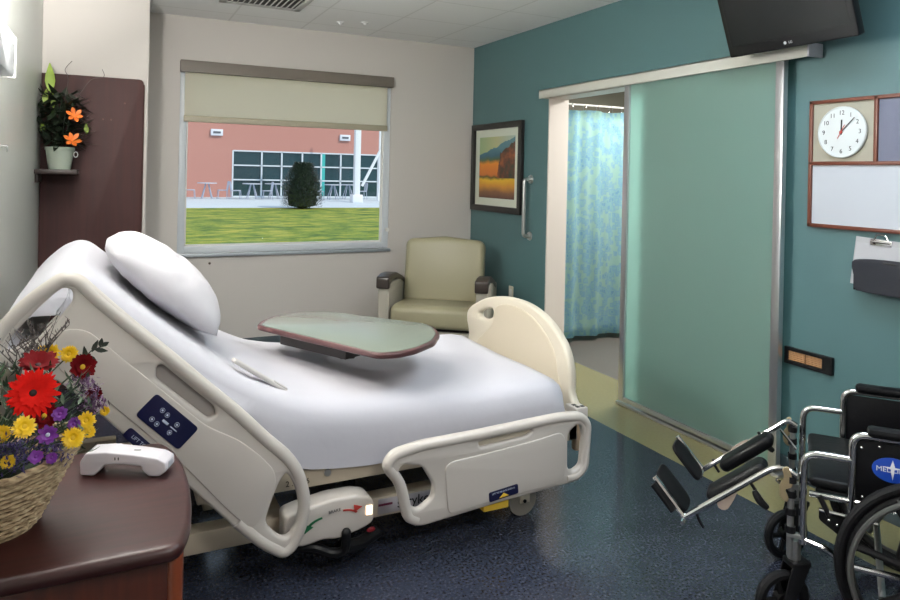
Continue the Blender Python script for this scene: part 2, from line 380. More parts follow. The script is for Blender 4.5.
for (x, y, l) in ((1.70, 5.65, 'small round white ceiling disc nearer the vent'), (1.88, 5.55, 'small round white ceiling disc nearer the teal wall')):
    bm = lathe(new(), [(.001, -.022), (.012, -.022), (.014, -.012), (.028, -.008), (.034, 0)], 24, Matrix.Translation((x, y, CEIL))); tag(obj('ceiling_disc', bm, mat('gloss_white', (.9, .9, .9), .15)), l, 'sprinkler', 'ceiling discs')  # plain glossy discs at two small marks on the ceiling
for i, (x, y, p, c) in enumerate(FILL_PANELS):
    t = thing('ceiling_fill_panel', 'added ceiling fill panel out of view ' + ('above the wheelchair side of the room', 'near the room entrance')[i], 'ceiling light', (x, y, CEIL), 0, 'added ceiling fill panels')  # unseen panels built around the added ceiling fill lights
    bm = new()
    for a in ((-.305, -.275, -.61, .61), (.275, .305, -.61, .61), (-.305, .305, -.61, -.58), (-.305, .305, .58, .61)): box(bm, a[0], a[1], a[2], a[3], -.01, 0)
    obj('frame', bm, white_m, t, local=True)
    bm = box(new(), -.275, .275, -.58, .58, -.006, -.001); obj('diffuser', bm, mat('fill_panel_diffuser', (.9, .9, .9), .5, emit=(1, .97, .92), estr=2.0), t, local=True)

# ------------------------------------------------------------------ right wall: sliding door, header
d = thing('sliding_door', 'frosted green glass sliding door in an aluminium frame, slid open along the teal wall', 'door', (3.13, 3.1, 0))
d['kind'] = 'thing'
dy0, dy1, dz0, dz1, dx0, dx1 = 2.50, 3.745, .03, 2.182, 3.115, 3.15
def boxyz(bm, y0, y1, z0, z1, x0=dx0, x1=dx1, bev=.003): return box(bm, x0, x1, y0, y1, z0, z1, bev)
obj('stile', boxyz(new(), dy0, dy0 + .05, dz0, dz1), alu_m, d); obj('stile', boxyz(new(), dy1 - .05, dy1, dz0, dz1), alu_m, d)
obj('bottom_rail', boxyz(new(), dy0 + .05, dy1 - .05, dz0, dz0 + .03), alu_m, d); obj('top_rail', boxyz(new(), dy0 + .05, dy1 - .05, dz1 - .03, dz1), alu_m, d)
obj('glass_panel', boxyz(new(), dy0 + .05, dy1 - .05, dz0 + .03, dz1 - .03, 3.129, 3.137, 0), frost_m, d, smooth=False)
bm = boxyz(new(), 2.48, 3.77, .0, .018, 3.115, 3.195, .003); tag(obj('door_floor_track', bm, alu_m), 'low metal floor guide under the frosted sliding door', 'door track')
hd = thing('door_header_rail', 'long pale header box carrying the sliding door, high on the teal wall', 'door rail', (3.15, 3.5, 2.13))
bm = new(); boxyz(bm, 2.352, 4.765, 2.15, 2.22, 3.095, 3.105, .002); boxyz(bm, 2.352, 4.765, 2.21, 2.22, 3.095, 3.199, .002); boxyz(bm, 4.755, 4.765, 2.155, 2.22, 3.10, 3.199, .001)
boxyz(bm, 2.352, 4.755, 2.185, 2.21, 3.16, 3.199, .001)
obj('cover', bm, trimgrey_m, hd)
bm = boxyz(new(), 2.342, 2.352, 2.15, 2.22, 3.094, 3.199, .002); obj('end_cap', bm, mat('end_cap_white', (.62, .62, .70), .35), hd)

# TV
th = math.radians(20)
M = frame((2.95, 2.343, 2.175), (0, -1, 0), (-math.sin(th), 0, math.cos(th)))     # a = -y, b = up the screen
tv = thing('wall_television', 'black flat television tilted down on a wall arm, cut by the top of the picture', 'television', (2.95, 2.343, 2.175))
bm = plate(new(), [rect(-.362, .352, 0, .455, .012)], .045, M @ Matrix.Translation((0, 0, -.03)), .006); obj('casing', bm, mat('tv_gloss_black', (.006, .006, .007), .35, spec=.3), tv)
bm = plate(new(), [rect(-.332, .322, .055, .43, .003)], .004, M @ Matrix.Translation((0, 0, -.0085)), .0005); obj('screen', bm, mat('tv_screen', (.006, .0065, .007), .5, spec=.2), tv)
bm = text(new(), 'LG', .017, M @ Matrix.Translation((.012, .028, -.006))); bmesh_ = bm; cyl(bm, (-.018, .028, -.0072), (-.018, .028, -.0055), .0075, M=M); obj('logo', bm, mat('logo_silver', (.6, .6, .6), .4), tv)
bm = new(); cyl(bm, (2.99, 2.34, 2.42), (3.195, 2.34, 2.42), .025); box(bm, 3.175, 3.199, 2.24, 2.44, 2.32, 2.52, .003); box(bm, -.1, .1, .15, .33, -.075, -.053, .003, M); obj('wall_bracket', bm, black_m, tv)

# whiteboard with clock
wb = thing('notice_board', 'brown framed board with white writing panel, tan clock panel and grey tack panel', 'notice board', (3.19, 2.05, 1.3))
a0, a1, b0, b1 = -2.408, -1.70, 1.304, 1.936; am, bm_ = -2.066, 1.622; fw = .018
M = FR(3.185) @ Matrix.Translation((.016, 0, 0))
bm = new()
for q in ((a0, a1, b0, b0 + fw), (a0, a1, b1 - fw, b1), (a0, a0 + fw, b0, b1), (a1 - fw, a1, b0, b1), (a0, a1, bm_ - fw / 2, bm_ + fw / 2), (am - fw / 2, am + fw / 2, bm_, b1)):
    box(bm, q[0], q[1], q[2], q[3], -.013, .013, .002, M)
obj('frame', bm, bframe_m, wb)
obj('writing_panel', box(new(), a0 + fw, a1 - fw, b0 + fw, bm_ - fw / 2, -.012, .002, 0, M), board_m, wb, smooth=False)
obj('clock_panel', box(new(), a0 + fw, am - fw / 2, bm_ + fw / 2, b1 - fw, -.012, .002, 0, M), tan_m, wb, smooth=False)
obj('tack_panel', box(new(), am + fw / 2, a1 - fw, bm_ + fw / 2, b1 - fw, -.012, .002, 0, M), tack_m, wb, smooth=False)
ck = thing('wall_clock', 'round white wall clock with black numerals on the brown framed board', 'clock', (3.175, 2.23, 1.77))
M = FR(3.18) @ Matrix.Translation((-2.214, 1.772, .003))
SWAP = Matrix.Identity(4)
obj('dial', lathe(new(), [(.001, 0), (.124, 0), (.124, .010), (.119, .0125), (.118, .009), (.001, .009)], 48, M), mat('clock_white', (.66, .70, .70), .4), ck)
for h in range(1, 13):
    a = PI / 2 - h * PI / 6; obj('numeral', text(new(), str(h), .030, M @ Matrix.Translation((.093 * math.cos(a), .093 * math.sin(a), .0095)), .0006), black_m, ck)
def hand(ang, L, wd, tail, z):
    A = M @ Matrix.Rotation(-ang, 4, 'Z') @ Matrix.Translation((0, 0, z)); return box(new(), -wd / 2, wd / 2, -tail, L, 0, .001, 0, A)
obj('hour_hand', hand(.03, .06, .007, .012, .0105), black_m, ck); obj('minute_hand', hand(.78, .095, .004, .012, .012), black_m, ck)
bm = hand(.5, .04, .003, .035, .0135); cyl(bm, (0, 0, .010), (0, 0, .016), .007, M=M); obj('second_hand', bm, red_m, ck)

# file pocket + clipboard
M = FR(3.2) @ Matrix.Translation((.055, .012, 0))
fp = thing('wall_file_pocket', 'dark smoke plastic file pocket hung on the teal wall', 'file holder', (3.15, 2.0, 1.02))
bm = new()
prof = s2([(-2.165, 1.150), (-2.10, 1.17), (-1.97, 1.175), (-1.84, 1.17), (-1.775, 1.15), (-1.79, 1.07), (-1.80, 1.022), (-1.97, 1.018), (-2.14, 1.022), (-2.15, 1.07)], 3)
plate(bm, [prof], .004, M @ Matrix.Translation((0, 0, .085)), .001)
plate(bm, [[(a, b_) for a, b_ in prof]], .004, M @ Matrix.Translation((0, 0, .003)), .001)
box(bm, -2.145, -1.795, 1.020, 1.026, .003, .085, 0, M)
for a in (-2.155, -1.785): box(bm, a - .002, a + .002, 1.022, 1.15, .003, .085, 0, M)
obj('pocket', bm, smoke_m, fp)
bm = box(new(), -2.02, -1.96, 1.155, 1.163, .0875, .0895, .0005, M); obj('grip_tab', bm, black_m, fp)
cb = thing('clipboard', 'white clipboard with a metal clip standing in the dark wall pocket', 'clipboard', (3.16, 1.98, 1.04))
M2 = M @ Matrix.Translation((-2.085, 1.035, .03)) @ Matrix.Rotation(-.10, 4, 'X') @ Matrix.Rotation(-.05, 4, 'Z')
obj('board', box(new(), -.125, .125, 0, .225, -.002, .002, .001, M2), mat('clip_board_white', (.38, .38, .39), .6), cb)
obj('paper', box(new(), -.118, .118, .003, .20, .0024, .0034, 0, M2), paper_m, cb)
bm = box(new(), -.05, .05, .195, .222, .003, .010, .003, M2); tube(bm, [M2 @ V(p) for p in rounded([(-.035, .215, .008), (-.02, .245, .012), (.02, .245, .012), (.035, .215, .008)], .01)], .003); cyl(bm, (-.045, .212, .011), (.045, .212, .011), .006, M=M2)
obj('clip', bm, chrome_m, cb)

# step light
M = FR(3.2)
sl = thing('wall_step_light', 'small black recessed wall light glowing amber, low on the teal wall', 'wall light', (3.19, 2.38, .6))
bm = plate(new(), [rect(-2.515, -2.247, .585, .672, .004), rect(-2.498, -2.300, .602, .655, .003)][:2], .02, M @ Matrix.Translation((0, 0, .010)), .002); obj('housing', bm, black_m, sl)
box_b = box(new(), -2.500, -2.298, .600, .657, .001, .004, 0, M); obj('backing', box_b, mat('bronze_dark', (.10, .05, .02), .3), sl)
for a in (-2.494, -2.394):
    bm = new()
    for k in range(5): box(bm, a, a + .092, .606 + k * .0095, .6125 + k * .0095, .004, .012, .001, M)
    obj('lamp_louvre', bm, mat('amber_lens', (.32, .17, .08), .3, emit=(1, .60, .30), estr=.07), sl)

# picture, grab bar, outlet
pc = thing('framed_picture', 'black framed landscape painting with white mat near the corner of the teal wall', 'picture', (3.19, 5.6, 1.2))
a0, a1, b0, b1 = -6.055, -5.135, 1.19, 2.008
M = FR(3.2)
bm = plate(new(), [rect(a0, a1, b0, b1, .002, 1), rect(a0 + .055, a1 - .055, b0 + .055, b1 - .055, .002, 1)], .035, M @ Matrix.Translation((0, 0, .0185)), .003); obj('frame', bm, mat('frame_black', (.012, .010, .009), .35), pc)
obj('mat_board', box(new(), a0 + .05, a1 - .05, b0 + .05, b1 - .05, .002, .010, 0, M), mat('mat_white', (.62, .66, .56), .8), pc, smooth=False)
def painting_mat():
    m = mat('painted_landscape', (.5, .4, .1), .6); nt, b = nodes_of(m)
    tc = nt.nodes.new('ShaderNodeTexCoord'); s = nt.nodes.new('ShaderNodeSeparateXYZ'); nt.links.new(tc.outputs['Generated'], s.inputs[0])
    n = nt.nodes.new('ShaderNodeTexNoise'); n.inputs['Scale'].default_value = 5; n.inputs['Detail'].default_value = 5; nt.links.new(tc.outputs['Generated'], n.inputs['Vector'])
    def mth(op, a, b_, c=None):
        k = nt.nodes.new('ShaderNodeMath'); k.operation = op
        for i, x in enumerate((a, b_, c)):
            if x is None: continue
            if isinstance(x, (int, float)): k.inputs[i].default_value = x
            else: nt.links.new(x, k.inputs[i])
        return k.outputs[0]
    X = mth('SUBTRACT', 1, s.outputs['Y']); Z = s.outputs['Z']; nz = mth('SUBTRACT', n.outputs['Fac'], .5)
    zz = mth('MULTIPLY_ADD', nz, .10, Z)
    base = ramp(nt, zz, [(0, (.10, .05, .035)), (.10, (.22, .10, .05)), (.20, (.62, .28, .04)), (.30, (.75, .46, .03)), (.345, (.08, .09, .03)), (.38, (.60, .17, .04)), (.56, (.72, .25, .03)), (.62, (.10, .14, .06)), (.68, (.05, .14, .19)), (.82, (.10, .22, .26))])
    def mixc(fac, a, col):
        k = nt.nodes.new('ShaderNodeMix'); k.data_type = 'RGBA'; nt.links.new(fac, k.inputs[0]); nt.links.new(a, k.inputs[6])
        if isinstance(col, tuple): k.inputs[7].default_value = (*col, 1)
        else: nt.links.new(col, k.inputs[7])
        return k.outputs[2]
    ridge = mth('MULTIPLY_ADD', X, .28, .70); ridge = mth('MULTIPLY_ADD', nz, .12, ridge)
    sky = ramp(nt, X, [(0, (.30, .42, .22)), (.5, (.46, .46, .24)), (1, (.40, .50, .45))])
    c = mixc(mth('GREATER_THAN', Z, ridge), base.outputs[0], sky.outputs[0])
    trees = ramp(nt, n.outputs['Fac'], [(.35, (.03, .05, .03)), (.5, (.12, .05, .03)), (.65, (.30, .09, .03))])
    tx = mth('GREATER_THAN', mth('MULTIPLY_ADD', nz, .35, X), .57); t1 = mth('GREATER_THAN', Z, .33); t2 = mth('LESS_THAN', mth('MULTIPLY_ADD', nz, .3, Z), mth('MULTIPLY_ADD', X, .45, .45))
    c = mixc(mth('MULTIPLY', tx, mth('MULTIPLY', t1, t2)), c, trees.outputs[0])
    nt.links.new(c, b.inputs['Base Color']); return m
obj('painting', box(new(), a0 + .135, a1 - .135, b0 + .125, b1 - .125, .010, .012, 0, M), painting_mat(), pc, smooth=False)
gb = thing('grab_bar', 'vertical brushed steel grab bar on the teal wall beside the doorway', 'grab bar', (3.18, 5.02, 1.0))
obj('bar', tube(new(), rounded([(3.197, 5.02, 1.50), (3.135, 5.02, 1.50), (3.135, 5.02, 1.02), (3.197, 5.02, 1.02)], .045, 6), .016, 14), steel_m, gb)
for z in (1.02, 1.50): obj('wall_flange', cyl(new(), (3.199, 5.02, z), (3.188, 5.02, z), .038, .034, 24), steel_m, gb)
ol = thing('wall_outlet', 'small cream wall outlet low on the teal wall behind the armchair', 'outlet', (3.198, 5.3, .5))
obj('cover_plate', box(new(), 3.192, 3.1995, 5.265, 5.335, .44, .555, .002), bed2_m, ol); obj('socket', box(new(), 3.189, 3.1925, 5.283, 5.317, .465, .53, .001), white_m, ol)

# shower curtain
rod = thing('curtain_rod', 'white shower rod across the bathroom behind the doorway', 'curtain rod', (4.4, 5.3, 2.24))
obj('rod', cyl(new(), (3.402, 5.3, 2.195), (5.598, 5.3, 2.195), .009), mat('rod_white', (.7, .68, .62), .3), rod)
for x in (3.402, 5.59): obj('end_flange', cyl(new(), (x, 5.3, 2.195), (x + .008, 5.3, 2.195), .03), steel_m, rod)
sc_ = thing('shower_curtain', 'light blue patterned shower curtain hanging behind the bathroom doorway', 'curtain', (4.4, 5.3, .05))
bm = new(); nx, nz = 160, 24; rows = []
for j in range(nz + 1):
    z = .05 + (2.145 - .05) * j / nz; row = []
    for i in range(nx + 1):
        x = 3.43 + 2.1 * i / nx; f = .028 * math.sin(x * 21 + .6 * math.sin(x * 5)) * (1 - .4 * j / nz) + .01 * math.sin(x * 47)
        row.append(bm.verts.new((x, 5.3 + f + .004 * math.sin(z * 6 + x * 3), z + (.006 * math.sin(x * 16) if j == nz else 0))))
    rows.append(row)
for j in range(nz):
    for i in range(nx): bm.faces.new((rows[j][i], rows[j][i + 1], rows[j + 1][i + 1], rows[j + 1][i]))
bmesh.ops.solidify(bm, geom=bm.faces[:], thickness=.002)
obj('cloth', bm, curtain_m, sc_, angle=180)
for k in range(14):
    x = 3.5 + k * .15; bm = tube(new(), [(x, 5.3 + .026 * math.cos(a), 2.163 + .042 * math.sin(a)) for a in [2 * PI * q / 16 for q in range(16)]], .0028, 6, True); obj('hook', bm, chrome_m, sc_)

# ------------------------------------------------------------------ left side: wooden panel, shelf, plant, bed light
wp = thing('wooden_wall_panel', 'tall dark reddish brown wooden panel in the left corner behind the bed', 'panel', (-.1, 5.47, 0))
bm = plate(new(), [r2([(XL + .004, 0), (.208, 0), (.208, 2.155), (XL + .004, 2.155)], .035) if False else [(XL + .004, .0), (.205, .0), (.205, 2.125)] + [(.205 - .03 + .03 * math.cos(t), 2.125 + .03 * math.sin(t)) for t in (0.3, .6, .9, 1.2, 1.57)] + [(XL + .004, 2.155)]], .045, FZ(5.475), .003)
obj('board', bm, panel_m, wp)
bm = tube(new(), [(.2065, 5.475, .03), (.2065, 5.475, 2.12)], .006, 8); obj('edge_strip', bm, edge_m, wp)
bm = new()
for (x, z) in ((.0, 1.86), (.085, 1.98), (-.05, 1.86)): cyl(bm, (x, 5.4525, z), (x, 5.4495, z), .006)
obj('screw_cap', bm, edge_m, wp)
hk = thing('wall_hook', 'tiny white bracket on the wall edge beside the wooden panel', 'hook', (.222, 5.5, .85)); obj('bracket', tube(new(), rounded([(.222, 5.499, .93), (.222, 5.48, .93), (.222, 5.48, .84)], .01), .004), white_m, hk)
kb = tag(obj('wall_fastener', lathe(new(), [(.001, 0), (.010, 0), (.009, .008), (.006, .012), (.001, .013)], 16, frame((.76, 6.1, .745), (1, 0, 0), (0, 0, 1)))  , mat('knob_brown', (.12, .09, .06), .4)), 'tiny brown fastener on the wall under the window sill', 'fastener')

sf = thing('wall_shelf', 'small dark shelf on the left wall carrying the potted plant', 'shelf', (-.32, 5.28, 1.46))
obj('shelf_board', box(new(), XL, -.19, 5.10, 5.449, 1.475, 1.505, .004), mat('shelf_dark', (.035, .022, .02), .4), sf)
obj('shelf_bracket', box(new(), XL, XL + .02, 5.15, 5.40, 1.42, 1.475, .003), mat('shelf_dark', (0, 0, 0)), sf)
pp = thing('potted_plant', 'potted plant with dark leaves and orange blooms in a pale green pot on the shelf', 'plant', (-.300, 5.28, 1.506))
T = Matrix.Translation((-.300, 5.28, 1.506))
obj('pot', lathe(new(), [(.001, 0), (.062, 0), (.066, .01), (.083, .125), (.088, .128), (.088, .145), (.082, .147), (.076, .13), (.001, .128)], 32, T), pot_m, pp)
obj('pot_ring', tube(new(), [T @ V((.094 + .012 * math.cos(a), -.03, .10 + .018 * math.sin(a))) for a in [2 * PI * q / 12 for q in range(12)]], .003, 6, True), white_m, pp)
def leaf(bm, base, tip, wd, up=V((0, 0, 1)), n=5, sag=.15, fold=.12, pw=.8):
    base, tip = V(base), V(tip); d = tip - base; L = d.length; d.normalize()
    side = d.cross(up); side = side.normalized() if side.length > 1e-3 else V((1, 0, 0)); nm = side.cross(d).normalized(); prev = None
    for i in range(n + 1):
        t = i / n; c = base + d * L * t - nm * sag * L * (t * t - t) * -1 * 2
        wv = wd * math.sin(PI * min(.97, max(.04, t ** pw))) ** (.7 if pw > 1 else 1) / 2
        cur = [bm.verts.new(c - side * wv + nm * fold * wv), bm.verts.new(c), bm.verts.new(c + side * wv + nm * fold * wv)]
        if prev:
            for k in (0, 1): bm.faces.new((prev[k], prev[k + 1], cur[k + 1], cur[k]))
        prev = cur
bm = new()
for k in range(270):
    a = random.uniform(0, 2 * PI); zc = random.uniform(.17, .50); rr = random.uniform(.02, .135) * (1 - abs(zc - .3) * .9)
    b0 = V((rr * math.cos(a), rr * math.sin(a) * .8, zc)); ln = random.uniform(.06, .13)
    tp = b0 + V((math.cos(a) * .7, math.sin(a) * .6, random.uniform(-.6, .7))).normalized() * ln
    for q in (b0, tp): q.x = max(q.x, -.122); q.y = min(q.y, .16)
    leaf(bm, T @ b0, T @ tp, random.uniform(.025, .045))
for k in range(12):
    a = random.uniform(0, 2 * PI); tube(bm, [T @ V((.03 * math.cos(a), .03 * math.sin(a), .12)), T @ V((.05 * math.cos(a), .05 * math.sin(a), .3)), T @ V((.06 * math.cos(a + .4), .05 * math.sin(a), .46))], .003, 5)
for q in ((.24, .28, .17), (.20, .10, .33), (.16, .0, .12), (.22, -.1, .24)): leaf(bm, T @ V((.05, 0, q[2] + .06)), T @ V((q[0], q[1] * .3, q[2])), .02)
obj('foliage', bm, dleaf_m, pp, angle=180)
def star(bm, c, r, n, out, wd, tilt=.5):
    c = V(c); out = V(out).normalized(); a1 = out.orthogonal().normalized(); a2 = out.cross(a1)
    for k in range(n):
        a = 2 * PI * k / n + random.uniform(-.1, .1); d = (a1 * math.cos(a) + a2 * math.sin(a)) * math.cos(tilt) + out * math.sin(tilt)
        leaf(bm, c, c + d * r * random.uniform(.9, 1.08), wd, up=out, n=6, sag=-.06, pw=1.6)
for c in ((.085, -.12, .345), (.075, -.12, .185)):
    bm = new(); star(bm, T @ V(c), .06, 6, (.2, -1, .5), .028, .5); obj('blossom', bm, orange_m, pp, angle=180)
bm = new(); leaf(bm, T @ V((.07, -.12, .18)), T @ V((.13, -.13, .205)), .03); obj('blossom_leaf', bm, spathe_m, pp, angle=180)
for (b0, t0, wd) in (((-.06, -.03, .50), (-.065, -.05, .69), .06), ((-.09, -.05, .42), (-.08, -.06, .52), .035), ((-.04, -.04, .40), (-.045, -.05, .50), .03), ((.155, -.02, .24), (.15, -.02, .31), .03), ((-.095, -.05, .24), (-.10, -.06, .30), .03)):
    bm = new(); leaf(bm, T @ V(b0), T @ V(t0), wd, up=V((0, -1, 0)), fold=.3); obj('spathe', bm, spathe_m, pp, angle=180)
bm = new(); tube(bm, [T @ V(p) for p in smoothpath([(.02, 0, .45), (.04, 0, .6), (.02, .0, .66), (.06, 0, .72)], 5)], .0022, 5); tube(bm, [T @ V(p) for p in smoothpath([(.08, 0, .45), (.17, 0, .60), (.25, 0, .63), (.24, 0, .68)], 5)], .0022, 5); obj('twig', bm, twig_m, pp)
bl = thing('overbed_wall_light', 'white wall light bar mounted high on the left wall above the bed head', 'wall light', (-.38, 2.9, 1.9))
obj('housing', box(new(), XL, -.355, 2.45, 3.32, 1.885, 2.02, .01), mat('lamp_housing', (.62, .64, .66), .4), bl)
obj('lens', box(new(), XL + .005, -.352, 2.46, 3.31, 2.022, 2.045, .004), mat('lamp_lens', (.9, .9, .9), .4, emit=(1, 1, 1), estr=1.3), bl)
obj('end_cap', box(new(), XL, -.350, 3.32, 3.335, 1.88, 2.048, .004), white_m, bl)
hk2 = tag(obj('wall_hook', tube(new(), rounded([(XL + .001, 3.55, 1.61), (XL + .03, 3.55, 1.61), (XL + .03, 3.55, 1.585)], .008), .003), steel_m), 'tiny metal hook on the pale left wall beside the bed head', 'hook')

# ------------------------------------------------------------------ hospital bed
YR = 2.5
bed = thing('hospital_bed', 'cream plastic hospital bed with raised head section and lowered side rails', 'bed', (.9, 3.18, 0))
MR = FZ(YR)
head_out = r2([(-.345, .93), (-.30, 1.03), (-.225, 1.125), (-.13, 1.202), (-.075, 1.19), (-.012, 1.125), (.073, 1.040), (.221, .901), (.318, .806), (.419, .712), (.531, .592), (.603, .525), (.652, .45), (.680, .34), (.668, .245), (.625, .165), (.585, .145), (.50, .195), (.38, .325), (.247, .472), (.11, .605), (-.02, .745), (-.12, .85), (-.22, .91)], .05)
head_hole = r2([(-.262, 1.005), (-.20, 1.08), (-.13, 1.15), (-.10, 1.145), (-.095, 1.11), (-.13, 1.06), (-.19, 1.00), (-.275, .96)], .02)
grip_hole = r2([(.585, .46), (.618, .40), (.638, .33), (.622, .255), (.59, .215), (.548, .245), (.512, .29), (.535, .36), (.558, .42)], .03)
slot = r2([(.150, .876), (.168, .882), (.335, .722), (.342, .69), (.315, .682), (.148, .838)], .012)
bm = plate(new(), [head_out, head_hole, grip_hole, slot], .036, MR, .012)
hr = obj('head_side_rail', bm, bed_m, bed)
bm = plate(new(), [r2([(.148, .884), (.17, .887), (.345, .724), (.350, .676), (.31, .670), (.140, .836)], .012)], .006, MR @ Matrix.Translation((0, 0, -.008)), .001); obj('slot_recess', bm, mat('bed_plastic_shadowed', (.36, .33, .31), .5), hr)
bm = plate(new(), [r2([(-.14, 1.02), (-.06, 1.02), (.04, .922), (.140, .826), (.31, .66), (.421, .596), (.497, .527), (.543, .47), (.548, .42), (.520, .336), (.47, .275), (.39, .355), (.26, .515), (.12, .665), (-.02, .81), (-.14, .90)], .04)], .008, MR @ Matrix.Translation((0, 0, .018)), .003); obj('raised_panel', bm, bed_m, hr)
ring = [p for p in rounded([V((a, 0, b)) for a, b in [(-.32, .96), (-.285, 1.03), (-.215, 1.11), (-.125, 1.178), (-.085, 1.168), (-.028, 1.103), (.057, 1.022), (.205, .883), (.302, .788), (.403, .694), (.515, .574), (.586, .507), (.630, .44), (.657, .34), (.646, .252), (.612, .185), (.583, .168), (.51, .218), (.42, .31)]], .05)]
bm = tube(new(), [V((p.x, YR - .004, p.z)) for p in ring], .023, 12); obj('grip_tube', bm, bed_m, hr)
# control labels on the head rail
def quadframe(p0, p1, y, off):   # frame along p0->p1 in xz
    a = V((p1[0] - p0[0], 0, p1[1] - p0[1])); L = a.length; a.normalize(); up = V((-a.z, 0, a.x)); return frame(V((p0[0], y - off, p0[1])), a, up), L
MQ, L = quadframe((.088, .728), (.222, .594), YR, .0235)
bm = plate(new(), [rect(0, L, 0, .090, .014)], .002, MQ, .0004); kp = obj('control_keypad', bm, navy_m, hr)
bm = new()
for (a, b_) in ((.055, .062), (.078, .060), (.050, .022), (.073, .020), (.125, .056), (.125, .024)):
    tube(bm, [MQ @ V((a + .0075 * math.cos(t), b_ + .0075 * math.sin(t), .0014)) for t in [2 * PI * q / 14 for q in range(14)]], .0007, 5, True); cyl(bm, (a, b_, .001), (a, b_, .002), .0035, M=MQ)
box(bm, .078, .102, .036, .044, .001, .002, .0005, MQ); box(bm, .112, .140, .038, .041, .001, .002, .0003, MQ)
obj('keypad_symbols', bm, labelwhite_m, kp)
MQ, L = quadframe((.050, .668), (.163, .548), YR, .0235)
bm = plate(new(), [rect(0, .175, 0, .035, .012)], .002, MQ, .0004); lb = obj('release_label', bm, navy_m, hr)
obj('label_text', text(new(), 'LIFT TO RELEASE', .0165, MQ @ Matrix.Translation((.0875, .018, .0013))), labelwhite_m, lb)
# foot rail
foot_out = r2([(.945, .41), (.985, .468), (1.10, .488), (1.37, .494), (1.766, .512), (1.88, .502), (1.93, .450), (1.918, .25), (1.87, .205), (1.476, .185), (1.105, .155), (1.045, .185), (1.005, .34)], .045)
h1 = r2([(1.005, .365), (1.030, .412), (1.115, .392), (1.165, .31), (1.162, .26), (1.10, .222), (1.06, .25)], .02)
h2 = r2([(1.800, .42), (1.845, .452), (1.872, .445), (1.885, .40), (1.872, .27), (1.83, .25), (1.802, .27)], .018)
h3 = r2([(1.36, .448), (1.60, .474), (1.62, .458), (1.59, .440), (1.37, .425)], .01)
fr = obj('foot_side_rail', plate(new(), [foot_out, h1, h2, h3], .036, MR, .012), bed_m, bed)
ring = rounded([V((a, YR - .004, b)) for a, b in [(1.10, .180), (1.062, .200), (1.028, .34), (.970, .41), (1.0, .448), (1.10, .466), (1.37, .474), (1.766, .491), (1.87, .482), (1.908, .445), (1.896, .262), (1.86, .226), (1.80, .226)]], .05)
obj('grip_tube', tube(new(), ring, .021, 12), bed_m, fr)
obj('raised_panel', plate(new(), [r2([(1.21, .375), (1.24, .392), (1.40, .40), (1.65, .42), (1.76, .435), (1.785, .40), (1.785, .24), (1.74, .215), (1.48, .205), (1.23, .18), (1.22, .26)], .03)], .010, MR @ Matrix.Translation((0, 0, .018)), .004), bed_m, fr)
obj('slot_recess', plate(new(), [r2([(1.345, .456), (1.60, .482), (1.63, .46), (1.60, .434), (1.36, .414)], .012)], .006, MR @ Matrix.Translation((0, 0, -.006)), .001), bed2_m, fr)
MQ, L = quadframe((1.412, .199), (1.548, .213), YR, .0245)
lb = obj('release_label', plate(new(), [rect(0, .138, 0, .040, .008)], .002, MQ, .0004), navy_m, fr)
obj('label_text', text(new(), 'LIFT TO RELEASE SIDERAIL', .0092, MQ @ Matrix.Translation((.069, .029, .0013))), labelwhite_m, lb)
bm = new(); plate(bm, [[(.045, .005), (.093, .005), (.069, .022)]], .0016, MQ @ Matrix.Translation((0, 0, .001)), .0002); obj('label_triangle', bm, yellowl_m, lb)
obj('release_tab', box(new(), 1.40, 1.52, YR + .0, YR + .05, .148, .20, .006), yellowl_m, fr)
# far side rails
MF = FZ(3.86)
obj('far_head_side_rail', plate(new(), [[(a, b_) for a, b_ in head_out], head_hole, grip_hole], .036, FZ(3.86) @ Matrix.Translation((0, -.32, 0)), .01), bed_m, bed)
obj('far_foot_side_rail', plate(new(), [foot_out, h1, h2], .036, MF, .01), bed_m, bed)
# deck sections
bm = new(); Mb = Matrix.Translation((.58, 0, .48)) @ Matrix.Rotation(math.radians(41.5), 4, 'Y')
box(bm, -.92, .0, 2.68, 3.66, -.055, -.01, .01, Mb); obj('backrest_deck', bm, bed2_m, bed)
bm = box(new(), .56, 1.93, 2.66, 3.68, .40, .445, .01); obj('seat_deck', bm, bed2_m, bed)
bm = new(); box(bm, .45, 1.95, 2.62, 2.675, .325, .395, .006); box(bm, .45, 1.95, 3.67, 3.72, .325, .395, .006); box(bm, .30, .45, 2.62, 3.72, .33, .39, .006); box(bm, 1.90, 1.95, 2.62, 3.72, .325, .395, .006)
lf = obj('litter_frame', bm, bedframe_m, bed)
bm = new(); cyl(bm, (.775, 2.622, .372), (.775, 2.612, .372), .013); obj('litter_bolt', bm, steel_m, lf)
bm = text(new(), '2 . 4 . 6', .03, frame((.66, 2.6185, .352), (1, 0, 0), (0, 0, 1))); obj('litter_mark', bm, black_m, lf)
for x in (.35, 1.45):
    for y in (2.85, 3.5): obj('lift_column', box(new(), x, x + .07, y, y + .05, .20, .40, .005), bedframe_m, bed)
bm = new(); box(bm, -.10, 1.72, 2.66, 2.74, .135, .215, .008); box(bm, -.10, 1.72, 3.60, 3.68, .135, .215, .008)
for x in (-.10, .55, 1.64): box(bm, x, x + .08, 2.70, 3.64, .14, .205, .006)
bf = obj('base_frame', bm, bedframe_m, bed)
obj('base_label', box(new(), 1.0, 1.32, 2.655, 2.6605, .148, .208, .001), mat('grey_sticker', (.40, .38, .40), .5), bf)
bm = box(new(), 1.00, 1.06, 2.652, 2.6555, .182, .190, 0); obj('base_label_stripe', bm, mat('maroon_sticker', (.12, .01, .04), .5), bf)
bm = text(new(), 'stryker', .058, frame((1.165, 2.6535, .180), (1, 0, 0), (0, 0, 1))); obj('base_label_text', bm, black_m, bf)
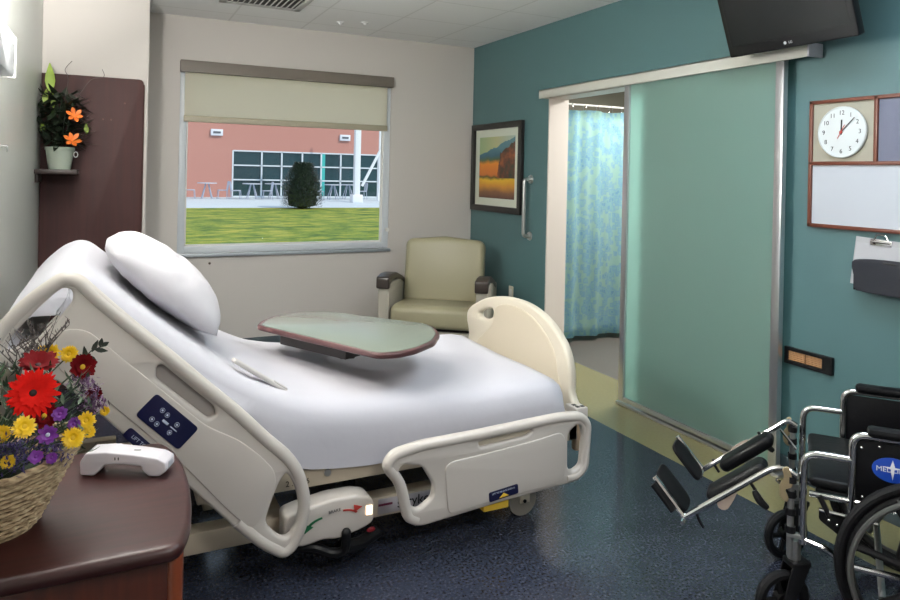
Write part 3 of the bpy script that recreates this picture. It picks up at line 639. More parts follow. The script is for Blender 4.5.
# brake cover
cv = obj('brake_cover', plate(new(), [r2([(.600, .150), (.596, .262), (.64, .275), (.77, .295), (.87, .295), (.925, .280), (.945, .255), (.945, .180), (.90, .160), (.85, .150), (.80, .140), (.74, .150), (.68, .138)], .02)], .10, FZ(2.60), .012), bed_m, bed)
MC = FZ(2.548) @ Matrix.Translation((-.055, .030, 0))
def arcband(c, r0, r1, t0, t1, n=14):
    o = [(c[0] + r1 * math.cos(t0 + (t1 - t0) * k / n), c[1] + r1 * math.sin(t0 + (t1 - t0) * k / n) * .6) for k in range(n + 1)]
    return o + [(c[0] + r0 * math.cos(t1 + (t0 - t1) * k / n), c[1] + r0 * math.sin(t1 + (t0 - t1) * k / n) * .6) for k in range(n + 1)]
bm = plate(new(), [arcband((.805, .165), .062, .074, 2.7, 1.75)], .002, MC, .0002); plate(bm, [[(.722, .195), (.727, .158), (.76, .178)]], .002, MC, .0002); obj('green_arrow', bm, green_m, cv)
bm = plate(new(), [arcband((.875, .180), .058, .068, 1.6, .6)], .002, MC, .0002); plate(bm, [[(.915, .232), (.950, .220), (.918, .203)]], .002, MC, .0002); obj('red_arrow', bm, red_m, cv)
bm = text(new(), 'BRAKE', .016, MC @ Matrix.Translation((.84, .222, .001)) @ Matrix.Rotation(.08, 4, 'Z')); obj('cover_text', bm, black_m, cv)
obj('indicator_light', box(new(), .910, .936, 2.545, 2.551, .212, .248, .002), amber_m, cv)
bm = new(); tube(bm, smoothpath([(.66, 2.60, .115), (.72, 2.575, .115), (.78, 2.56, .09), (.825, 2.545, .10), (.83, 2.54, .165)], 5), [.018] * 21, 10); tube(bm, smoothpath([(.82, 2.56, .105), (.90, 2.60, .08), (.99, 2.64, .09)], 5), .026, 10); ball(bm, (.83, 2.54, .165), .018); obj('brake_pedal', bm, black_m, bed)
obj('pedal_mark', ball(new(), (.95, 2.60, .125), (.018, .006, .010)), mat('pedal_red', (.3, .01, .02), .4), bed)
for i, (x, y, cm) in enumerate(((1.70, 2.70, bed2_m), (1.70, 3.62, bed2_m), (-.02, 2.75, bed2_m), (-.02, 3.62, bed2_m), )):
    bm = new(); cyl(bm, (x, y - .022, .072), (x, y + .022, .072), .0715, seg=28); c = obj('caster', bm, mat('caster_grey', (.30, .275, .235), .5), bed)
    bm = new(); box(bm, x - .012, x + .075, y - .034, y + .034, .095, .15, .012); cyl(bm, (x, y - .036, .072), (x, y + .036, .072), .010); box(bm, x - .02, x + .03, y - .034, y - .026, .06, .13, .003); box(bm, x - .02, x + .03, y + .026, y + .034, .06, .13, .003); cyl(bm, (x + .03, y, .14), (x + .03, y, .16), .02)
    obj('caster_fork', bm, bed2_m, c)
obj('hub_cap', cyl(new(), (1.7, 2.663, .072), (1.7, 2.658, .072), .008), black_m, bed)
# footboard
MFB = frame((1.972, 0, 0), (0, -1, 0), (0, 0, 1))
out = [(-p[0], p[1]) for p in ((2.705, .40), (2.69, .52), (2.70, .64), (2.76, .74), (2.90, .825), (3.08, .868), (3.30, .866), (3.50, .828), (3.66, .765), (3.735, .715), (3.745, .66), (3.715, .58), (3.69, .40))]
hole = [(-p[0], p[1]) for p in ((3.44, .775), (3.54, .755), (3.60, .725), (3.585, .70), (3.50, .705), (3.43, .735))]
fb = obj('footboard', plate(new(), [s2(out, 5), s2(hole, 4)], .045, MFB, .014), bed2_m, bed)
inner = [(-p[0], p[1]) for p in ((2.80, .42), (2.79, .60), (2.84, .71), (2.98, .80), (3.15, .835), (3.32, .822), (3.40, .78), (3.42, .70), (3.52, .62), (3.60, .55), (3.60, .42))]
obj('inset_panel', plate(new(), [s2(inner, 4)], .018, MFB @ Matrix.Translation((0, 0, .020)), .006), mat('footboard_inset', (.60, .53, .41), .4), fb)
obj('foot_socket', box(new(), 1.925, 1.995, 2.60, 2.69, .405, .475, .008), bed_m, bed)
bm = new(); box(bm, 1.94, 1.958, 2.612, 2.63, .4745, .477, 0); box(bm, 1.965, 1.983, 2.612, 2.63, .4745, .477, 0); box(bm, 1.94, 1.958, 2.64, 2.658, .4745, .477, 0); obj('socket_slots', bm, black_m, bed)
obj('foot_post', box(new(), 1.945, 1.975, 2.625, 2.66, .27, .405, .006), mat('post_tan', (.50, .36, .24), .5), bed)
# head board behind the backrest
obj('headboard', plate(new(), [s2([(-2.72, .45), (-2.72, .66), (-2.85, .78), (-3.19, .82), (-3.53, .78), (-3.66, .66), (-3.66, .45)], 4)], .04, frame((-.36, 0, 0), (0, -1, 0), (0, 0, 1)), .01), bed2_m, bed)
bm = box(new(), -.38, .05, 2.70, 2.76, .21, .27, .006); box(bm, -.38, .05, 3.58, 3.64, .21, .27, .006); box(bm, -.38, -.34, 2.70, 3.64, .21, .50, .006); obj('head_support', bm, bedframe_m, bed)

# mattress + sheet
path = smoothpath([(-.285, 0, 1.06), (-.235, 0, 1.12), (-.165, 0, 1.178), (-.09, 0, 1.190), (0, 0, 1.125), (.2, 0, .960), (.40, 0, .80), (.55, 0, .708), (.70, 0, .655), (.9, 0, .628), (1.3, 0, .612), (1.86, 0, .603)], 6)
def slab(bm, inset, depth_fn, amp):
    rings = []
    N = len(path)
    for i, p in enumerate(path):
        t = (path[min(i + 1, N - 1)] - path[max(i - 1, 0)]).normalized(); n = V((-t.z, 0, t.x))
        if n.z < 0: n = -n
        if i < 14: n = n.lerp(V((.62, 0, .78)), .75).normalized()
        dd = depth_fn(p.x); yn, yf = 2.605 + inset, 3.72 - inset
        cs = [(yn, -dd), (yn - .002, -dd * .6), (yn, -.09), (yn + .012, -.045), (yn + .04, -.014), (yn + .09, -.002)] + [(yn + .09 + (yf - yn - .18) * k / 14, 0) for k in range(1, 14)] + [(yf - .09, -.002), (yf - .04, -.014), (yf - .012, -.045), (yf, -.09), (yf, -.17)]
        endf = 0
        if i == N - 1: endf = .012
        ring = []
        for (y, h) in cs:
            q = p + n * (h - inset - endf) + V((0, y, 0))
            if amp:
                s = noise.noise(V((q.x * 3.1, y * 3.1, 1.3))) * amp * 1.2 + (noise.noise(V((q.x * 5 + y * 4, y * 14 - q.x * 9, 2.3))) * amp * .8 if q.x < .75 else 0) + noise.noise(V((q.x * 9, y * 7, 4.3))) * amp * .35
                q += n * s; q.y += noise.noise(V((q.x * 7, y * 2, 9.3))) * amp * .7 if y < 2.66 else 0
            ring.append(bm.verts.new(q))
        rings.append(ring)
    for a, b_ in zip(rings, rings[1:]):
        for k in range(len(a) - 1): bm.faces.new((a[k], a[k + 1], b_[k + 1], b_[k]))
    # end caps + underside
    for ring, sgn in ((rings[0], -1), (rings[-1], 1)):
        low = [bm.verts.new(V((v.co.x + sgn * .0, v.co.y, v.co.z))) for v in ring]
    for v in low: v.co.z = min(v.co.z, .455); v.co.x = 1.872
    for k in range(len(low) - 1): bm.faces.new((rings[-1][k], rings[-1][k + 1], low[k + 1], low[k]))
    bmesh.ops.delete(bm, geom=[v for v in bm.verts if not v.link_faces], context='VERTS')
    # head end cap
    r0 = rings[0]; low = []
    for v in r0: low.append(bm.verts.new((v.co.x + .06 + inset, v.co.y, min(v.co.z, r0[0].co.z + 0.0) - (.02))))
    for k in range(len(low) - 1): bm.faces.new((r0[k + 1], r0[k], low[k], low[k + 1]))
    bmesh.ops.recalc_face_normals(bm, faces=bm.faces[:]); return bm
mt = thing('mattress', 'bed mattress under a smooth white sheet, bent up at the head end', 'mattress', (.9, 3.16, .45))
def depth(x):
    if x < .50: return .15
    if x < .62: return .15 + .09 * (x - .50) / .12
    if x < 1.0: return .245
    return .245 - .07 * min(1, (x - 1.0) / .5)
obj('foam_core', slab(new(), .02, lambda x: .13, 0), mattress_m, mt, angle=60)
obj('sheet', slab(new(), 0, depth, .007), sheet_m, mt, angle=180)
# blanket end: pillow
def pillow(c, ax, ay, a, b_, T):
    az = V(ax).cross(V(ay)).normalized(); M = frame(c, ax, ay); bm = new(); n = 34
    g = {}
    for s in (1, -1):
        for i in range(n + 1):
            for j in range(n + 1):
                if s < 0 and (i in (0, n) or j in (0, n)): g[(s, i, j)] = g[(1, i, j)]; continue
                u, v_ = -1 + 2 * i / n, -1 + 2 * j / n
                hu, hv = max(0, 1 - abs(u) ** 2.6), max(0, 1 - abs(v_) ** 2.6); h = (hu * hv) ** .52
                x = a * u * (1 - .10 * v_ * v_ * (1 - .0 * abs(u))); y = b_ * v_ * (1 - .09 * u * u)
                z = s * T * h * (1 if s > 0 else .5) + .010 * noise.noise(V((x * 6, y * 6, s * 3))) * h + .006 * noise.noise(V((x * 18, y * 14, s * 3)))
                g[(s, i, j)] = bm.verts.new(M @ V((x, y, z)))
    for s in (1, -1):
        for i in range(n):
            for j in range(n):
                f = (g[(s, i, j)], g[(s, i + 1, j)], g[(s, i + 1, j + 1)], g[(s, i, j + 1)])
                if len(set(f)) == 4: bm.faces.new(f if s > 0 else f[::-1])
    return bm
sx = V((.75, 0, -.66)).normalized()
pb = pillow((.20, 3.15, 1.05), sx, (0, 1, 0), .275, .36, .130)
tag(obj('pillow', pb, pillow_m, angle=180), 'plump white pillow lying on the raised head of the bed', 'pillow')
# pendant control lying on the sheet
rc = thing('bed_control_strip', 'slim pale grey strip lying on the sheet below the pillow', 'handset', (.53, 2.74, .72))
Ms = frame((.43, 2.735, .812), V((.80, .02, -.56)).normalized(), (0, 1, 0))
obj('strip_body', plate(new(), [rect(0, .255, -.022, .022, .02)], .016, Ms, .006), mat('strip_grey', (.56, .53, .51), .5), rc)
obj('strip_end', plate(new(), [rect(.19, .252, -.018, .018, .016)], .004, Ms @ Matrix.Translation((0, 0, .0085)), .001), mat('strip_end_grey', (.44, .42, .41), .5), rc)

# ------------------------------------------------------------------ overbed table
ot = thing('overbed_table', 'overbed table with grey green top and dark maroon rim, swung over the bed', 'table', (.77, 3.98, 0))
tp = [(.635, 3.36), (.67, 3.45), (.765, 3.56), (.90, 3.617), (1.04, 3.57), (1.40, 3.13), (1.41, 3.03), (1.375, 2.90), (1.29, 2.77), (1.16, 2.675), (1.07, 2.645), (.985, 2.66)]
cx, cy = sum(p[0] for p in tp) / len(tp), sum(p[1] for p in tp) / len(tp)
MT = Matrix.Translation((0, 0, .786))
obj('rim', plate(new(), [r2(tp, .03)], .024, MT, .008), tablerim_m, ot)
def shrink(pts, k): return [(cx + (x - cx) * k, cy + (y - cy) * k) for x, y in pts]
obj('top_surface', plate(new(), [r2(shrink(tp, .955), .03)], .004, Matrix.Translation((0, 0, .7975)), .001), tabletop_m, ot)
bm = new(); dirv = V((-.20, .32, 0)).normalized(); A = Matrix.Translation((1.0, 3.15, .700)) @ Matrix.Rotation(math.atan2(.80, .12) , 4, 'Z')
box(bm, -.10, .82, -.035, .035, -.020, .018, .006, A); box(bm, -.22, .22, -.05, .05, -.060, .022, .006, Matrix.Translation((.90, 3.22, .750)) @ Matrix.Rotation(math.radians(118), 4, 'Z')); obj('support_arm', bm, mat('dark_metal', (.03, .022, .02), .4), ot)
pe = A @ V((.80, 0, 0)); bm = box(new(), pe.x - .035, pe.x + .035, pe.y - .025, pe.y + .025, .06, .705, .008); obj('column', bm, mat('column_beige', (.40, .37, .32), .4), ot)
bm = new(); bx, by = pe.x, pe.y
box(bm, bx - .03, bx + .03, by - .62, by + .03, .045, .085, .008); box(bm, bx - .03, bx + .50, by - .03, by + .03, .045, .085, .008) 
obj('base', bm, mat('column_beige', (0, 0, 0)), ot)
for (x, y) in ((bx, by - .58), (bx + .46, by)):
    obj('caster', cyl(new(), (x - .012, y, .0235), (x + .012, y, .0235), .0235), black_m, ot)

# ------------------------------------------------------------------ armchair
ang = math.radians(-36)
ch = thing('patient_armchair', 'sage green vinyl armchair with dark arm caps, angled in the corner under the window', 'armchair', (2.52, 5.32, 0), ang)
def prism_x(bm, prof, x0, x1, bev=.012):   # profile in (y,z) extruded along x
    return plate(bm, [prof], x1 - x0, frame(((x0 + x1) / 2, 0, 0), (0, 1, 0), (0, 0, 1)), bev)
obj('seat_cushion', prism_x(new(), r2([(-.39, .30), (-.39, .455), (-.33, .478), (.16, .455), (.16, .33)], .05), -.335, .335, .03), uph_m, ch, local=True)
t = new(); box(t, -.345, .345, -.075, .075, 0, .535, .05, seg=4)
bmesh.ops.subdivide_edges(t, edges=t.edges[:], cuts=1)
for v_ in t.verts:
    if v_.co.z > .42: v_.co.z += .035 * (1 - (v_.co.x / .345) ** 2) * (v_.co.z - .42) / .11
t.transform(Matrix.Translation((0, .13, .42)) @ Matrix.Rotation(math.radians(-8), 4, 'X')); obj('backrest', t, uph_m, ch, local=True)
obj('front_panel', prism_x(new(), r2([(-.35, .08), (-.36, .275), (-.30, .275), (-.30, .08)], .015), -.325, .325, .012), arm_m, ch, local=True)
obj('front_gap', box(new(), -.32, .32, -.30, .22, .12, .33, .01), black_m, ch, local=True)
for s in (-1, 1):
    x0, x1 = (-.44, -.35) if s < 0 else (.35, .44)
    a = obj('arm', prism_x(new(), r2([(-.37, .05), (-.37, .635), (.02, .645), (.30, .60), (.34, .05)], .03), x0, x1, .010), arm_m, ch, local=True)
    obj('arm_cap', prism_x(new(), r2([(-.405, .605), (-.405, .70), (-.30, .715), (-.15, .71), (.05, .655), (.20, .60), (.20, .56), (.02, .625), (-.18, .665), (-.33, .655), (-.36, .605)], .02), x0 - .008, x1 + .008, .010), armcap_m, a, local=True)
    for y in (-.32, .28): obj('foot_glide', cyl(new(), ((x0 + x1) / 2, y, 0), ((x0 + x1) / 2, y, .055), .022), black_m, ch, local=True)

# ------------------------------------------------------------------ bedside cabinet, handset, flowers
ns = thing('bedside_cabinet', 'dark mahogany bedside cabinet with bowed front, under the flowers', 'cabinet', (-.12, 1.82, 0))
top = r2([(XL + .01, 1.515), (.145, 1.515), (.172, 1.60), (.186, 1.72), (.192, 1.84), (.187, 1.96), (.172, 2.06), (.145, 2.125), (XL + .01, 2.125)], .03)
obj('cabinet_top', plate(new(), [top], .034, Matrix.Translation((0, 0, .743)), .015), mah_m, ns)
body = r2([(XL + .02, 1.545), (.135, 1.545), (.160, 1.66), (.172, 1.84), (.160, 2.0), (.135, 2.10), (XL + .02, 2.10)], .015)
obj('cabinet_body', plate(new(), [body], .64, Matrix.Translation((0, 0, .406)), .004), mahv_m, ns)
for (x, y) in ((.137, 1.552), (.137, 2.092)):
    obj('corner_post', cyl(new(), (x, y, .01), (x, y, .728), .016), mat('post_redwood', (.20, .045, .015), .3, coat=.3), ns)
obj('plinth', box(new(), XL + .04, .10, 1.57, 2.07, 0, .088, .003), black_m, ns)
for k in range(3):
    z0 = .12 + k * .20
    obj('drawer', plate(new(), [r2([(.14, 1.60), (.165, 1.66), (.180, 1.84), (.167, 1.99), (.143, 2.06), (.10, 2.06), (.10, 1.60)], .004)], .18, Matrix.Translation((0, 0, z0 + .09)), .003), mahv_m, ns)
# handset
hs = thing('phone_handset', 'white telephone handset lying face down on the bedside cabinet', 'handset', (.05, 1.94, .76))
Mh = frame((-.040, 1.985, .7605), V((.190, -.085, 0)).normalized(), (0, 0, 1)) @ Matrix.Diagonal((1.02, 1.13, 1, 1))
prof = rounded([V(p) for p in ((0, .002, 0), (-.002, .030, 0), (.012, .050, 0), (.06, .053, 0), (.13, .047, 0), (.185, .040, 0), (.205, .030, 0), (.207, .012, 0), (.190, 0, 0), (.165, 0, 0), (.150, .012, 0), (.146, .022, 0), (.10, .026, 0), (.056, .024, 0), (.042, .008, 0), (.032, .0, 0))], .004, 3, True)
obj('handset_body', plate(new(), [[(p.x, p.y) for p in prof]], .062, Mh, .004), whitepl_m, hs)
bm = new(); box(bm, .082, .0845, .036, .042, .0306, .0316, 0, Mh); box(bm, .090, .0925, .036, .042, .0306, .0316, 0, Mh); obj('side_mark', bm, black_m, hs)
obj('top_mark', box(new(), .118, .134, .0486, .0494, .0, .004, 0, Mh), mat('grey_mark', (.2, .2, .2), .5), hs)
obj('cord_socket', box(new(), .2065, .2075, .014, .028, -.012, .014, 0, Mh), mat('socket_grey', (.45, .45, .5), .4), hs)

# basket of flowers
BC = V((-.235, 1.745, .7605))
fbk = thing('flower_basket', 'oval woven seagrass basket of flowers on the bedside cabinet', 'basket', BC)
def ering(k, z, ph=0): return [BC + V(((.105 + .085 * k) * math.cos(a), (.085 + .07 * k) * math.sin(a), z)) for a in [2 * PI * q / 40 for q in range(40)]]
bm = new(); rings = []
levels = [(0, 0)] + [(k / 13, .008 + .132 * (k / 13) ** 1.0) for k in range(14)]
for (k, z) in levels: rings.append([bm.verts.new(p + V((0, 0, .035 * k * abs(math.cos(2 * PI * i / 40)) ** 2))) for i, p in enumerate(ering(k, z))])
for a, b_ in zip(rings, rings[1:]):
    for k in range(40): bm.faces.new((a[k], a[(k + 1) % 40], b_[(k + 1) % 40], b_[k]))
bm.faces.new(rings[0][::-1])
obj('woven_bowl', bm, wick_m, fbk)
for j in range(12):
    k = (j + .5) / 12; z = .010 + .132 * k
    pts = [p + V(((.003 + .0025 * math.sin(i * 2.2 + j * PI)) * math.cos(2 * PI * i / 80), (.003 + .0025 * math.sin(i * 2.2 + j * PI)) * math.sin(2 * PI * i / 80), .035 * k * abs(math.cos(2 * PI * i / 80)) ** 2)) for i, p in enumerate([BC + V(((.105 + .085 * k) * math.cos(2 * PI * q / 80), (.085 + .07 * k) * math.sin(2 * PI * q / 80), z)) for q in range(80)])]
    obj('woven_strand', tube(new(), pts, .0062, 6, True), wick_m, fbk)
pts = [p + V((0, 0, .035 * abs(math.cos(2 * PI * i / 80)) ** 2 + .002 * math.sin(i * 1.9))) for i, p in enumerate([BC + V((.193 * math.cos(2 * PI * q / 80), .158 * math.sin(2 * PI * q / 80), .146)) for q in range(80)])]
obj('basket_rim', tube(new(), pts, .0085, 8, True), wick_m, fbk)
bm = box(new(), -.11, .11, -.09, .09, .05, .12, .03, Matrix.Translation(BC)); obj('floral_foam', bm, mat('foam_green', (.02, .035, .015), .9), fbk)

CAMP = V((0, 0, 1.53))
def at(px, py, Y):
    u, v = px - 450, py - 174
    u2 = u * math.cos(ROLL) + v * math.sin(ROLL); v2 = -u * math.sin(ROLL) + v * math.cos(ROLL)
    d = F * 700 + R0 * u2 - U0 * v2; return CAMP + d * (Y / d.y)
def stem_to(c, face):
    e = BC + V((random.uniform(-.03, .03), random.uniform(-.03, .03), .10)); c = V(c); b0 = c - V(face).normalized() * .01
    return smoothpath([e, e.lerp(b0, .6) + V((0, 0, .015)), b0], 4)
def flower(name, label, px, py, Y, r, pm, cm, n=22, layers=((1, .25),), wd=.013, cr=.2, face=None, cat='flower', group='cut flowers in the basket'):
    c = at(px, py, Y); f = V(face) if face else (CAMP - c).normalized() + V((random.uniform(-.25, .25), 0, random.uniform(0, .3)))
    f.normalize(); t = thing(name, label, cat, c, 0, group)
    bm = new()
    for (k, tilt) in layers: star(bm, c, r * k, n, f, wd, tilt)
    obj('petals', bm, pm, t, angle=180)
    Mf = f.to_track_quat('Z', 'Y').to_matrix().to_4x4(); Mf.translation = c
    obj('flower_centre', ball(new(), (0, 0, .003), (r * cr, r * cr, r * cr * .5), 12, Mf), cm, t)
    obj('stem', tube(new(), stem_to(c, f), .0018, 6), mleaf_m, t)
flower('gerbera', 'large bright red gerbera with a dark centre at the front of the basket', 33, 393, 1.60, .047, gerb_m, fcent_m, 30, ((1, .08), (.9, .2), (.6, .4)), .0098, .15, (.12, -1, .35))
flower('gerbera', 'dark red gerbera seen edge on above the bright red one', 38, 366, 1.72, .042, dred_m, fcent_m, 26, ((1, .3), (.8, .5)), .014, .15, (.1, -.4, 1))
flower('gerbera', 'dark red bloom with yellow heart at the upper right of the basket', 82, 367, 1.76, .030, dred_m, ycent_m, 20, ((1, .35), (.7, .7)), .014, .25, (.3, -.9, .3))
flower('gerbera', 'small dark red bloom among mauve sprays at the right of the basket', 95, 394, 1.78, .020, dred_m, fcent_m, 14, ((1, .5),), .009, .2)
flower('gerbera', 'dark red bloom tucked below the bright red gerbera', 44, 416, 1.68, .028, dred_m, ycent_m, 16, ((1, .3), (.7, .6)), .010, .2)
Y3 = ((1, .05), (.85, .4), (.6, .8))
for (px, py, Y, r, l) in ((24, 427, 1.56, .022, 'yellow chrysanthemum below the bright red gerbera'), (73, 438, 1.62, .022, 'yellow chrysanthemum hanging over the right rim of the basket'), (86, 421, 1.70, .020, 'yellow chrysanthemum above the one at the basket rim'),
                          (50, 353, 1.80, .021, 'left one of the two yellow chrysanthemums at the top of the bouquet'), (69, 354, 1.80, .020, 'right one of the two yellow chrysanthemums at the top of the bouquet'), (43, 352, 1.82, .016, 'small yellow chrysanthemum at the top left of the bouquet'),
                          (105, 411, 1.80, .011, 'tiny yellow bud at the far right of the bouquet'), (1, 434, 1.62, .018, 'yellow chrysanthemum at the left edge of the picture'), (8, 462, 1.62, .014, 'small yellow bloom low at the front rim of the basket'), (89, 432, 1.72, .014, 'small yellow bloom at the right rim behind the larger ones')):
    flower('chrysanthemum', l, px, py, Y, r, yel_m, ycent_m, 26, Y3, .0055, .3)
for (px, py, Y, r, l) in ((60, 414, 1.66, .016, 'violet bloom right of the bright red gerbera'), (48, 435, 1.60, .020, 'violet bloom with pale heart between two yellow chrysanthemums'), (74, 424, 1.69, .014, 'violet bloom tucked between the yellow chrysanthemums at right'), (36, 457, 1.60, .014, 'violet bloom resting just above the basket rim'), (52, 458, 1.62, .012, 'small violet bloom near the basket rim')):
    flower('violet_flower', l, px, py, Y, r, pur_m, labelwhite_m if 'pale' in l else pur_m, 9, ((1, .2), (.7, .6)), .010, .22)
def spray(name, label, spots, m, n, spread, Y, ll=.012, wd=.004, cat='flower spray'):
    c0 = at(*spots[0], Y); t = thing(name, label, cat, c0, 0, 'filler sprays in the basket'); bm = new(); st = new()
    for (px, py) in spots:
        c = at(px, py, Y + random.uniform(-.03, .03)); tube(st, stem_to(c, (0, -.3, 1)), .0012, 5)
        for k in range(n):
            b0 = c + V([random.gauss(0, spread) for _ in range(3)]); d = V([random.gauss(0, 1) for _ in range(3)]).normalized(); leaf(bm, b0, b0 + d * ll, wd, n=2)
    obj('florets', bm, m, t, angle=180)['kind'] = 'stuff'; obj('stem', st, mleaf_m, t)
spray('statice_spray', 'mauve statice spray at the right of the bouquet', [(86, 386), (92, 392), (80, 380), (97, 402), (90, 408)], mauve_m, 70, .010, 1.76, .014, .005)
spray('lavender_spray', 'dark indigo lavender spray low at the left of the basket', [(12, 450), (20, 445), (28, 455), (5, 445), (14, 465)], ind_m, 60, .011, 1.63, .012, .004)
spray('lavender_spray', 'dark indigo lavender spray between the violet blooms above the basket rim', [(42, 450), (50, 447), (60, 450)], ind_m, 60, .011, 1.63, .012, .004)
bm = new(); tfol = thing('bouquet_greenery', 'fine dark green filler foliage between the flowers', 'foliage', BC + V((0, 0, .14)), 0, 'filler sprays in the basket')
for k in range(260):
    px, py = random.uniform(-30, 92), random.uniform(372, 455); Y = random.uniform(1.66, 1.80)
    if py < 395 and px > 88: continue
    b0 = at(px, py, Y); b0.x = max(b0.x, XL + .03); d = V((random.gauss(0, .6), random.gauss(0, .5), random.uniform(.2, 1))).normalized(); leaf(bm, b0, b0 + d * random.uniform(.02, .04), .008, n=3)
obj('leaves', bm, mleaf_m, tfol, angle=180)
st = new()
for k in range(26):
    c = at(random.uniform(-10, 90), random.uniform(375, 430), random.uniform(1.7, 1.8)); c.x = max(c.x, XL + .03); tube(st, stem_to(c, (0, 0, 1)), .0013, 5)
obj('stems', st, mleaf_m, tfol)
sg = thing('eucalyptus_sprig', 'dark olive sprig with oval leaves reaching right above the bouquet', 'foliage', at(90, 372, 1.78), 0, 'filler sprays in the basket')
P = [at(*p, 1.78) for p in ((84, 362), (90, 352), (98, 348), (104, 346))]; st = tube(new(), smoothpath([BC + V((0.02, 0, .11)), at(75, 400, 1.77)] + P, 5), .0014, 5); obj('stem', st, oleaf_m, sg)
bm = new()
for (a, b_) in (((86, 360), (84, 346)), ((88, 356), (97, 362)), ((92, 352), (98, 340)), ((95, 350), (108, 351)), ((100, 347), (102, 338)), ((102, 346), (109, 342)), ((84, 362), (80, 354))): leaf(bm, at(*a, 1.78), at(*b_, 1.775), .011, up=V((0, -1, 0)), n=4)
obj('leaves', bm, oleaf_m, sg, angle=180)
for i, (tip, base, l) in enumerate((((34, 330), (30, 372), 'bare grey twig spray behind the bouquet, tallest one'), ((14, 345), (20, 378), 'bare grey twig spray at the left of the bouquet'), ((50, 336), (42, 365), 'bare grey twig spray nearest the yellow blooms at the top'))):
    tg = thing('twig_spray', l, 'twig', at(*base, 1.8), 0, 'filler sprays in the basket')
    bm = tube(new(), smoothpath([BC + V((0, .02, .11)), at(*base, 1.78), at(*tip, 1.80)], 6), .0014, 5)
    for k in range(16):
        t0 = random.uniform(.1, 1); b0 = at(*base, 1.78).lerp(at(*tip, 1.80), t0); e = b0 + V((random.uniform(-.045, .045), random.uniform(-.02, .02), random.uniform(.015, .05)))
        tube(bm, [b0, e], .0011, 4)
        for q in range(4): p = b0.lerp(e, .4 + q * .2); leaf(bm, p, p + V((random.gauss(0, .006), random.gauss(0, .004), .010)), .004, n=2)
    obj('twigs', bm, twig_m, tg, angle=180)

